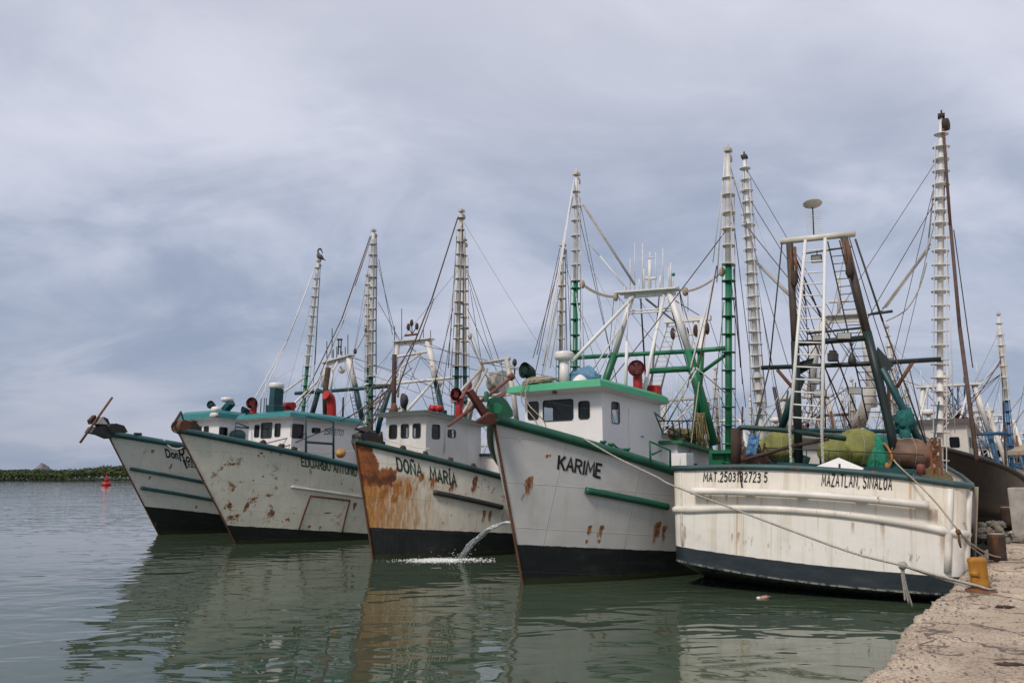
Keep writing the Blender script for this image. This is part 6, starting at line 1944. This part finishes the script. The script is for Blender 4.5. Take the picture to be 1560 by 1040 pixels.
# ------------------------------------------------------------------ quay furniture and moorings
def at_quay(px, py): return W(px, py, Z=QZ)
def bollard(px, py, hgt, r, mat, label, base=True, lean=(0, 0)):
    p = at_quay(px, py)
    T = empty('bollard', Matrix.Translation(p), label, 'bollard', 'bollards on the quay')
    mb = MB()
    tip = V((lean[0], lean[1], hgt))
    ax_ = tip.normalized(); hh_ = tip.length
    mb.lathe([(r * 1.0, -.03), (r * .97, hh_ * .3), (r * 1.0, hh_ * .84), (r * 1.05, hh_ * .90), (r * 1.03, hh_ * .96), (r * .9, hh_ * .995), (.02, hh_)], (0, 0, 0), 28, ax_)
    mb.build('post', mat, T)
    if base:
        b = MB(); b.lathe([(r * 1.75, -.05), (r * 1.75, .05), (r * 1.1, .08)], (0, 0, 0), 8); b.build('base_plate', M['rust'], T)
        s = MB(); s.tube([V((-r * 1.1, -r * .2, hgt * .55)), V((-r * .6, -r * 1.0, hgt * .56))], .045, 8); s.build('lug', mat, T)
    else:
        b = MB(); b.lathe([(r * .93, 0), (r * .9, .03), (.01, .035)], tip, 16); b.build('cap', simple('cap_concrete', (.33, .26, .22), .9, .3), T)
    return p
BY = bollard(1495, 903, .57, .140, M['yellow'], 'worn yellow bollard with rust on its base at the edge of the quay', True, (-.025, 0.0))
BD = bollard(1521, 855, .60, .185, M['rustdark'], 'dark rusty bollard standing just behind the yellow bollard', False)
BF = bollard(1537, 800, .70, .24, M['rustdark'], 'farthest dark bollard, half hidden by the concrete block', False)
def rope(pts, r, mat, label, k=6):
    mb = MB(); P = smoothpath(pts, k)
    # two strands twisted together
    n = 6
    mb.tube(P, r, n)
    return tag(mb.build('mooring_rope', mat), label, 'rope', 'mooring ropes')
tK = KH.find(884, 673)
k0 = KH.M @ (KH.pt(tK[0], 1) + V((0, -.08, .10)))
def between(px, py, f, A=k0, B=BY):      # pixel on a rope that runs from A to B: the distance is interpolated
    return W(px, py, Y=A.y + (B.y - A.y) * f)
r1 = [k0, between(940, 697, .12), between(1000, 726, .22), between(1022, 738, .26), between(1100, 768, .40), between(1200, 806, .56), between(1300, 842, .73), between(1375, 861, .85)]
knot = r1[-1]
rope(r1 + [between(1420, 874, .92), BY + V((-.14, -.12, .14)), BY + V((0.02, -.20, .09)), BY + V((.19, -.06, .09)), BY + V((.15, .14, .09)), BY + V((-.1, .17, .10)), BY + V((-.2, 0, .11)), between(1425, 878, .92), knot], .021, M['ropegrey'], 'long grey mooring rope sagging across the cream stern to the yellow bollard')
mb = MB()
for i in range(3): mb.tube(smoothpath([knot + V((.015 * (i - 1), 0, .03)), knot + V((.02 * (i - 1), .01, -.18)), knot + V((.03 * (i - 1) + .02, .0, -.42)), knot + V((.06 * (i - 1) + .06, .01, -.60 - .05 * i))], 4), .018, 5)
mb.blob(knot, (.09, .07, .07), .3, 4, 12, 8)
tag(mb.build('rope_tail', M['ropegrey']), 'knotted rope end dangling below the long grey mooring rope', 'rope')
w0 = WH.M @ on_w(1362, 706, .02); w1 = W(1462, 806, Y=16.0); w2 = W(1440, 780, Y=16.2)
rope([w0 + V((0, 0, .08)), W(1370, 710, Y=17.0), W(1400, 738, Y=16.6), W(1430, 770, Y=16.2), W(1460, 808, Y=15.9), W(1480, 828, Y=16.8), W(1505, 843, Y=17.8), BD + V((-.1, -.2, .12)), BD + V((.2, -.1, .08)), BD + V((.6, .1, .03))], .017, M['rope'], 'tan rope from the cream rail down round the quarter to the dark bollard')
rope([W(1461, 808, Y=15.92), W(1477, 830, Y=16.8), W(1500, 848, Y=17.6), BD + V((-.22, -.1, .03)), BD + V((.1, -.3, .03)), BD + V((.9, -.1, .03))], .016, M['ropegrey'], 'second strand lying lower between the cream quarter and the dark bollard')
mb = MB(); c = W(1460, 810, Y=15.9); mb.tube([c, c - V((0, 0, .18)), c - V((-.02, 0, .3))], [.02, .03, .02], 6); mb.blob(c, (.05, .05, .06), .3, 3, 10, 8)
tag(mb.build('rope_tail', M['rust']), 'short rusty rope end hanging on the rounded corner of the cream stern', 'rope')
def concrete(name, base):
    g = G(name)
    n = g.noise(2, 7, 0.65); f = g.noise(30, 4, .6)
    g.bump(f, .006, 1)
    return g.out(g.mix(g.step(n, .35, .65), tuple(x * .7 for x in base), base), .9)
p = at_quay(1543, 817)
mb = MB(); q = Matrix.Rotation(radians(34.6 - 90), 3, 'Z')
bm_ = [V((x, y, z)) for x, y, z in ((0, 0, 0), (2.6, 0, 0), (2.6, 1.6, 0), (0, 1.6, 0), (-.03, .1, 1.55), (2.5, .1, 1.55), (2.5, 1.5, 1.55), (-.03, 1.5, 1.55))]
mb.add([p + Matrix.Rotation(radians(-37), 3, 'Z') @ a for a in bm_], [(0, 3, 2, 1), (4, 5, 6, 7), (0, 1, 5, 4), (1, 2, 6, 5), (2, 3, 7, 6), (3, 0, 4, 7)])
tag(mb.build('concrete_block', concrete('block_concrete', (.36, .34, .31)), bevel=.04), 'big pale concrete block at the right end of the quay', 'block')
mb = MB(); R = random.Random(2)
c0 = at_quay(1507, 824)
for i in range(70):
    mb.blob(c0 + V((R.gauss(0, .38), R.gauss(0, .45), abs(R.gauss(0, .22)))), (R.uniform(.05, .2), R.uniform(.05, .2), R.uniform(.04, .14)), .8, 3.2, 12, 8, i)
tag(mb.build('rubble', concrete('rubble_stone', (.24, .21, .17))), 'pile of broken stones and old netting behind the dark bollard', 'rubble', kind='stuff')
# small shelter
p = W(1548, 760, Y=33)
T = empty('shelter', Matrix.Translation((p.x + .6, p.y, QZ)) @ Matrix.Rotation(radians(-52), 4, 'Z'), 'small shelter with a tan hipped roof on orange posts behind the concrete block', 'shelter')
mb = MB(); zt = W(1548, 687, Y=33).z - QZ
mb.add([(-.5, -.5, zt), (5, -.5, zt), (5, 5, zt), (-.5, 5, zt), (1.6, 1.8, zt + 1.4), (3, 2.6, zt + 1.4)], [(0, 1, 5, 4), (1, 2, 5), (2, 3, 4, 5), (3, 0, 4), (3, 2, 1, 0)])
mb.add([(-.5, -.5, zt - .16), (5, -.5, zt - .16), (5, 5, zt - .16), (-.5, 5, zt - .16), (-.5, -.5, zt - .004), (5, -.5, zt - .004), (5, 5, zt - .004), (-.5, 5, zt - .004)], [(0, 1, 5, 4), (1, 2, 6, 5), (2, 3, 7, 6), (3, 0, 4, 7)])
mb.build('roof', simple('roof_tan', (.36, .28, .20), .8), T)
om = simple('post_orange', (.42, .22, .05), .6)
for x, y in ((0, 0), (4.5, 0), (4.5, 4.5), (0, 4.5)):
    mb = MB(); mb.bar((x, y, 0), (x, y, zt - .16), .2, .2); mb.build('post', om, T)
mb = MB(); mb.bar((0.1, 0, zt - .3), (4.4, 0, zt - .3), .12, .14); mb.build('beam', M['steel'], T)
mb = MB(); mb.bar((0.02, 0, 0.1), (.55, -.1, zt - .8), .12, .12); mb.build('brace', om, T)
for (px, py, s, lab) in ((1538, 1015, .07, 'dark flat scrap lying on the quay near the bottom right corner'), (1530, 926, .07, 'thin dark scrap of weed lying on the quay beyond the yellow bollard')):
    p = at_quay(px, py); mb = MB(); R = random.Random(px)
    mb.blob(p + V((0, 0, .02)), (s * 1.8, s * .8, .02), .8, 4, 22, 8, px)
    tag(mb.build('scrap', M['rustdark']), lab, 'scrap')

# ------------------------------------------------------------------ on the water
p = W(162, 739.5, Z=0)
T = empty('channel_buoy', Matrix.Translation(p), 'red conical channel buoy floating near the green far bank', 'buoy')
mb = MB(); mb.lathe([(.8, -.5), (1.25, -.1), (1.4, .35), (1.38, .75), (1.1, 1.0), (.5, 1.15)], (0, 0, 0), 20); mb.build('float_body', M['red'], T)
mb = MB(); mb.lathe([(.62, 1.0), (.5, 2.0), (.32, 2.9), (.30, 3.0)], (0, 0, 0), 14); mb.build('tower', M['red'], T)
mb = MB(); mb.lathe([(.12, 2.9), (.14, 3.3), (.30, 3.4), (.28, 3.75), (.05, 3.9)], (0, 0, 0), 12); mb.tube([(0, 0, 3.8), (0, 0, 4.6)], .04, 5); mb.build('top_light', M['redin'], T)
g = G('falling_water')
g.bsdf.inputs['Transmission Weight'].default_value = 0.12
n = g.noise(9, 4, .6)
g.out(g.mix(g.step(n, .4, .6), (.62, .66, .68), (.88, .90, .91)), .25)
jw = g.m
src = KH.M @ KH.ptz(*KH.find(772, 797, 1, 5.0), 1, 0.0)
end = W(697, 853, Z=0.0)
mb = MB(); R = random.Random(6)
def jet(f): return src.lerp(end, f) + V((0, 0, 0)) - V((0, 0, (end.z - src.z) * (f - f ** 1.7) * -1.0))
for k in range(30):
    spread = R.uniform(.0, 1)
    ph, a0 = R.uniform(0, 6), R.uniform(0, 6.28)
    f0 = R.uniform(0, .35) if k > 6 else 0; f1 = R.uniform(.6, 1.02)
    P = []
    for i in range(15):
        f = f0 + (f1 - f0) * i / 14
        z = src.z * (1 - f ** 1.55)
        q = src.lerp(end, f); q.z = z
        s_ = (.012 + .085 * f) * spread
        q += V((cos(a0 + 2 * sin(f * 6 + ph)) * s_, sin(a0) * s_, sin(a0 + 3 * f + ph) * s_ * 1.1))
        P.append(q)
    mb.tube(P, [R.uniform(.012, .03) * (1 - .5 * f_ / 14) for f_ in range(15)], 5)
for k in range(60):
    f = R.uniform(.25, 1.0) ** .6
    q = src.lerp(end, f); q.z = max(.02, src.z * (1 - f ** 1.55) - abs(R.gauss(0, .09)) * f)
    q += V((R.gauss(0, .07), R.gauss(0, .07), 0)) * f
    r = R.uniform(.006, .014)
    mb.blob(q, (r, r, r * 1.3), 0, 1, 5, 3)
tag(mb.build('water_jet', jw), 'white stream of water spurting from the green-roofed trawler into the harbour', 'water', kind='stuff')
fm = MB()
for k in range(1500):
    a = R.gauss(0, 1); b = R.gauss(0, 1)
    x = end.x - .45 + a * .55 - abs(R.gauss(0, .3)); y = end.y + b * .42
    if R.random() < .12: x = end.x + R.uniform(-1.3, 1.2)
    d_ = sqrt(((x - end.x) / 1.2) ** 2 + ((y - end.y) / .5) ** 2)
    r = R.uniform(.006, .028) * max(.3, 1.25 - d_ * .45)
    fm.blob(V((x, y, .004)), (r * 1.5, r, r * (.6 + .8 * R.random() * max(0, 1 - d_))), .3, 3, 7, 4, k)
for k in range(45):
    d_ = abs(R.gauss(0, .5)); q = V((end.x + R.gauss(-.15, .35), end.y + R.gauss(0, .15), R.uniform(0, .34) * max(0, 1 - d_)))
    r = R.uniform(.006, .018); fm.blob(q, (r, r, r), 0, 1, 5, 3)
foam = simple('foam', (.80, .82, .83), .6, .2)
tag(fm.build('foam', foam), 'patch of white foam where the water stream hits the harbour', 'foam', kind='stuff')
p = W(1165, 911, Z=0)
T = empty('floating_bottle', Matrix.Translation(p) @ Matrix.Rotation(.5, 4, 'Z'), 'small pink and white bottle floating below the cream stern', 'litter')
mb = MB(); mb.tube([(-.12, 0, .01), (.06, 0, .02), (.10, 0, .025), (.16, 0, .03)], [.045, .045, .02, .018], 10); mb.build('bottle_body', simple('bottle_pink', (.55, .30, .26), .4), T)
mb = MB(); mb.blob((-.1, .05, .01), (.08, .05, .03), .4, 3, 10, 6); mb.build('wrapper', M['plastic'], T)

# ------------------------------------------------------------------ the boats lying farther along the quay
def far_boat(x, y, phi, label, seed, hullcol, trim, low, up=None, rust=.3, hgt=10.6, H=3.9, gal=True, housec=None, boot=(.03, .02, .016)):
    R = random.Random(seed)
    h = Hull(x, y, phi, H, 1.8, 1.5, 1.6, 6.6, 2.4, 2.1, 7, 8.2)
    T = empty('trawler', h.M, label, 'trawler', 'trawlers moored farther along the quay')
    build_hull(h, T, hullpaint('hull_far', hullcol, 0.75, 0.02, rust=rust, seed=seed * 3, boot=boot, grime=tuple(x * .7 for x in hullcol)), trim, 0.11, stem=M['rustdark'])
    up = up or M['whitemast']
    hm = housec or M['house_worn']
    hx = R.uniform(2.0, 3.2)
    house(T, hx, hx + 3.6, -1.35, 1.35, 2.0, 4.8 + R.uniform(-.15, .3), 4.7, hm, trim, [(y_, 4.2, .42, .5) for y_ in (-.8, 0, .8)], [(hx + .8, 4.2, .45, .5), (hx + 1.7, 4.2, .4, .5)], over=(.35, .28, .1), th=.1)
    deckhouse(T, hx + 3.6, hx + 8.0, 1.7, 1.2, 3.5, 3.1, hm, trim, [(hx + 4.6, 2.9, .4, .4)])
    xo = 8.5
    for s in (-1, 1):
        t = hgt + R.uniform(-.5, .5)
        ln = R.uniform(-.25, .25)
        b = 0.42 + R.uniform(-.06, .06)
        A, C_ = V((xo, s * 2.6, 1.6)), V((xo + R.uniform(-.2, .2), s * 2.6 + ln, t))
        outrigger(T, A, A.lerp(C_, b + .1), C_, .12, up, low, .6)
    xa = 9.0; za = 7.2 + R.uniform(-.3, .5)
    for s in (-1, 1):
        q = MB(); q.tube([V((xa, s * 1.25, za)), V((xa, s * 1.7, za * .65))], .13, 8); o = q.build('mast_leg', up, T)
        q = MB(); q.tube([V((xa, s * 1.7, za * .65)), V((xa, s * 2.2, 1.5))], .14, 8); q.build('lower_section', low, o)
    q = MB(); q.bar(V((xa, -1.6, za)), V((xa, 1.6, za)), .5, .12); q.build('mast_beam', up, T)
    q = MB(); q.tube([V((xo, -2.6, za * .64)), V((xo, 2.6, za * .64))], .09, 8); q.build('spreader', low, T)
    q = MB(); q.tube([V((xa, 1.0, za)), V((hx + 1, .9, 4.9))], .06, 6); q.build('mast_brace', up, T)
    q = MB(); q.tube([V((xa, -1.0, za)), V((hx + 1, -.9, 4.9))], .06, 6); q.build('mast_brace', up, T)
    q = MB(); q.tube([V((xa, 0, za)), V((xa, 0, za + R.uniform(.8, 1.6)))], .05, 6); q.build('light_mast', up, T)
    for i in range(6):
        y_ = R.uniform(-1.5, 1.5); q = MB(); q.tube([V((xa, y_, za)), V((xa, y_, za + R.uniform(.4, 1.8)))], .02, 5); q.build('aerial', M['wirewhite'], T)
    radar(T, V((hx + .8, .3, 4.9)), V((hx + .8, .3, 5.6)), .3, hm)
    cowl(T, V((hx + 2.6, -.8, 4.85)), .6, .22, (-1, -.3, .1), M['red'], M['redin'])
    if gal:
        xg, zg = 16.5, 6.8 + R.uniform(-.4, .6)
        gm_ = R.choice((M['whitemast'], M['rustmast'], M['gunmast']))
        for s in (-1, 1):
            q = MB(); q.tube([V((xg, s * 1.2, zg)), V((xg, s * 2.2, 1.4))], .13, 8); q.build('gallows_leg', gm_, T)
        q = MB(); q.tube([V((xg, -1.5, zg)), V((xg, 1.5, zg))], .10, 8); q.build('gallows_beam', gm_, T)
        q = MB(); ladder(q, (xg, -.4, zg), (xg + 2, -.8, 1.6), (xg, .2, zg), (xg + 2, .2, 1.6), 12, .03, .02); q.build('ladder', gm_, T)
    for s in (-1, 1):
        tip = V((xo, s * 2.6, hgt - .4))
        for e, r, m_ in ((V((hx, s * .9, 5)), .025, 'wirerust'), (V((xa, s * 1.2, za)), .03, 'ropegrey'), (V((15.5, s * 2.4, 2)), .02, 'wire'), (V((-.5, 0, H)), .02, 'wirewhite'), (V((xo + .3, s * 2.2, 2)), .02, 'wire')):
            stay(T, sagline(tip - V((0, 0, R.uniform(0, 2.5))), e, R.uniform(0, .2)), r, M[m_])
    for i in range(9):
        stay(T, [V((xa, R.uniform(-1.4, 1.4), za)), V((R.choice((5, 12, 15, 17)), R.uniform(-2, 2), R.uniform(2, 6)))], .02, M[R.choice(('wire', 'wirerust', 'ropegrey'))])
    wires(h, T, xo, 2.6, hgt - .5, xa, za, 16.5, 6.8, 22, seed + 20)
    for i in range(R.randint(7, 11)):
        q = MB(); x_ = R.uniform(5, 18); y_ = R.uniform(-2.2, 2.2); q.tube([V((x_, y_, 1.6)), V((x_ + R.uniform(-.8, .8), y_ + R.uniform(-.5, .5), R.uniform(4, 8.5)))], R.uniform(.02, .07), 6); q.build('pole', R.choice((up, low, M['rust'], M['steel'])), T)
    q = MB(); ladder(q, (xa + .1, -1.1, za), (xa + .1, -1.9, 1.8), (xa + .1, -.8, za), (xa + .1, -1.5, 1.8), 14, .02, .014); q.build('ladder', M['steel'], T)
    for y_ in (-1.6, .2, 1.5):
        q = MB(); q.blob(V((R.uniform(11, 15), y_, 2.3)), (.7, .6, .6), .45, 2.5, 18, 12, y_ + seed); q.build('net_heap', M[R.choice(('netbrown', 'netteal', 'rustdark', 'netblue'))], T)
    return h, T
far_boat(18.9, 36.0, .62, 'dark brown hulled trawler with a cream wheelhouse and blue booms, lying beyond the cream stern', 1, (.013, .009, .008), M['steel'], M['blue'], rust=.12, hgt=10.9, H=4.0, housec=paint('house_cream', (.66, .62, .56), .5, .2, .15))
far_boat(12.6, 40.5, .62, 'rust-streaked trawler behind the cream one, its left boom rising beside the green one', 2, (.50, .48, .42), M['rustdark'], M['rustmast'], M['rustmast'], rust=.6, hgt=8.6)
far_boat(6.2, 45.2, .62, 'rusty white trawler whose beams show through the green mast legs', 3, (.55, .52, .47), M['greendark'], M['rustdark'], M['rustmast'], rust=.5, hgt=9.6)
far_boat(32.2, 54.6, .62, 'trawler with pale blue trim along the quay beyond the dark brown hull', 4, (.58, .56, .52), M['blue'], M['blue'], rust=.3, hgt=10.4)
far_boat(25.6, 59.2, .62, 'trawler with white booms seen far off between the rusty gallows legs', 5, (.56, .54, .50), M['tealdark'], M['tealdark'], rust=.3, hgt=10.6)
far_boat(19.2, 64.0, .62, 'distant trawler with dark teal boom bases, far behind the left white boom', 6, (.55, .53, .5), M['tealdark'], M['greendark'], rust=.4, hgt=10.0)
far_boat(45.6, 73.5, .62, 'distant white-masted trawler at the right edge above the shelter', 7, (.6, .58, .54), M['red'], M['whitemast'], rust=.2, hgt=11)
far_boat(39.0, 78.5, .62, 'farthest trawler with blue and white booms, left of the shelter roof', 8, (.55, .55, .52), M['blue'], M['blue'], rust=.2, hgt=12)
far_boat(33.0, 88.0, .62, "small far trawler with red trim, between the cream boat's right boom and the blue boom", 9, (.55, .5, .48), M['red'], M['rustmast'], rust=.4, hgt=10)
far_boat(26.5, 93.0, .62, 'small far trawler with rusty booms, behind the right leg of the rusty gallows', 10, (.5, .5, .48), M['steel'], M['rustmast'], M['rustmast'], rust=.5, hgt=9)
far_boat(52.5, 97.0, .62, 'most distant trawler with pale booms, just left of the shelter', 11, (.6, .58, .54), M['blue'], M['white'], rust=.2, hgt=12.5)
far_boat(39.4, 49.2, .62, 'trawler with bright white booms moored close to the shelter', 12, (.6, .58, .54), M['tealdark'], M['white'], M['white'], rust=.3, hgt=9.2)
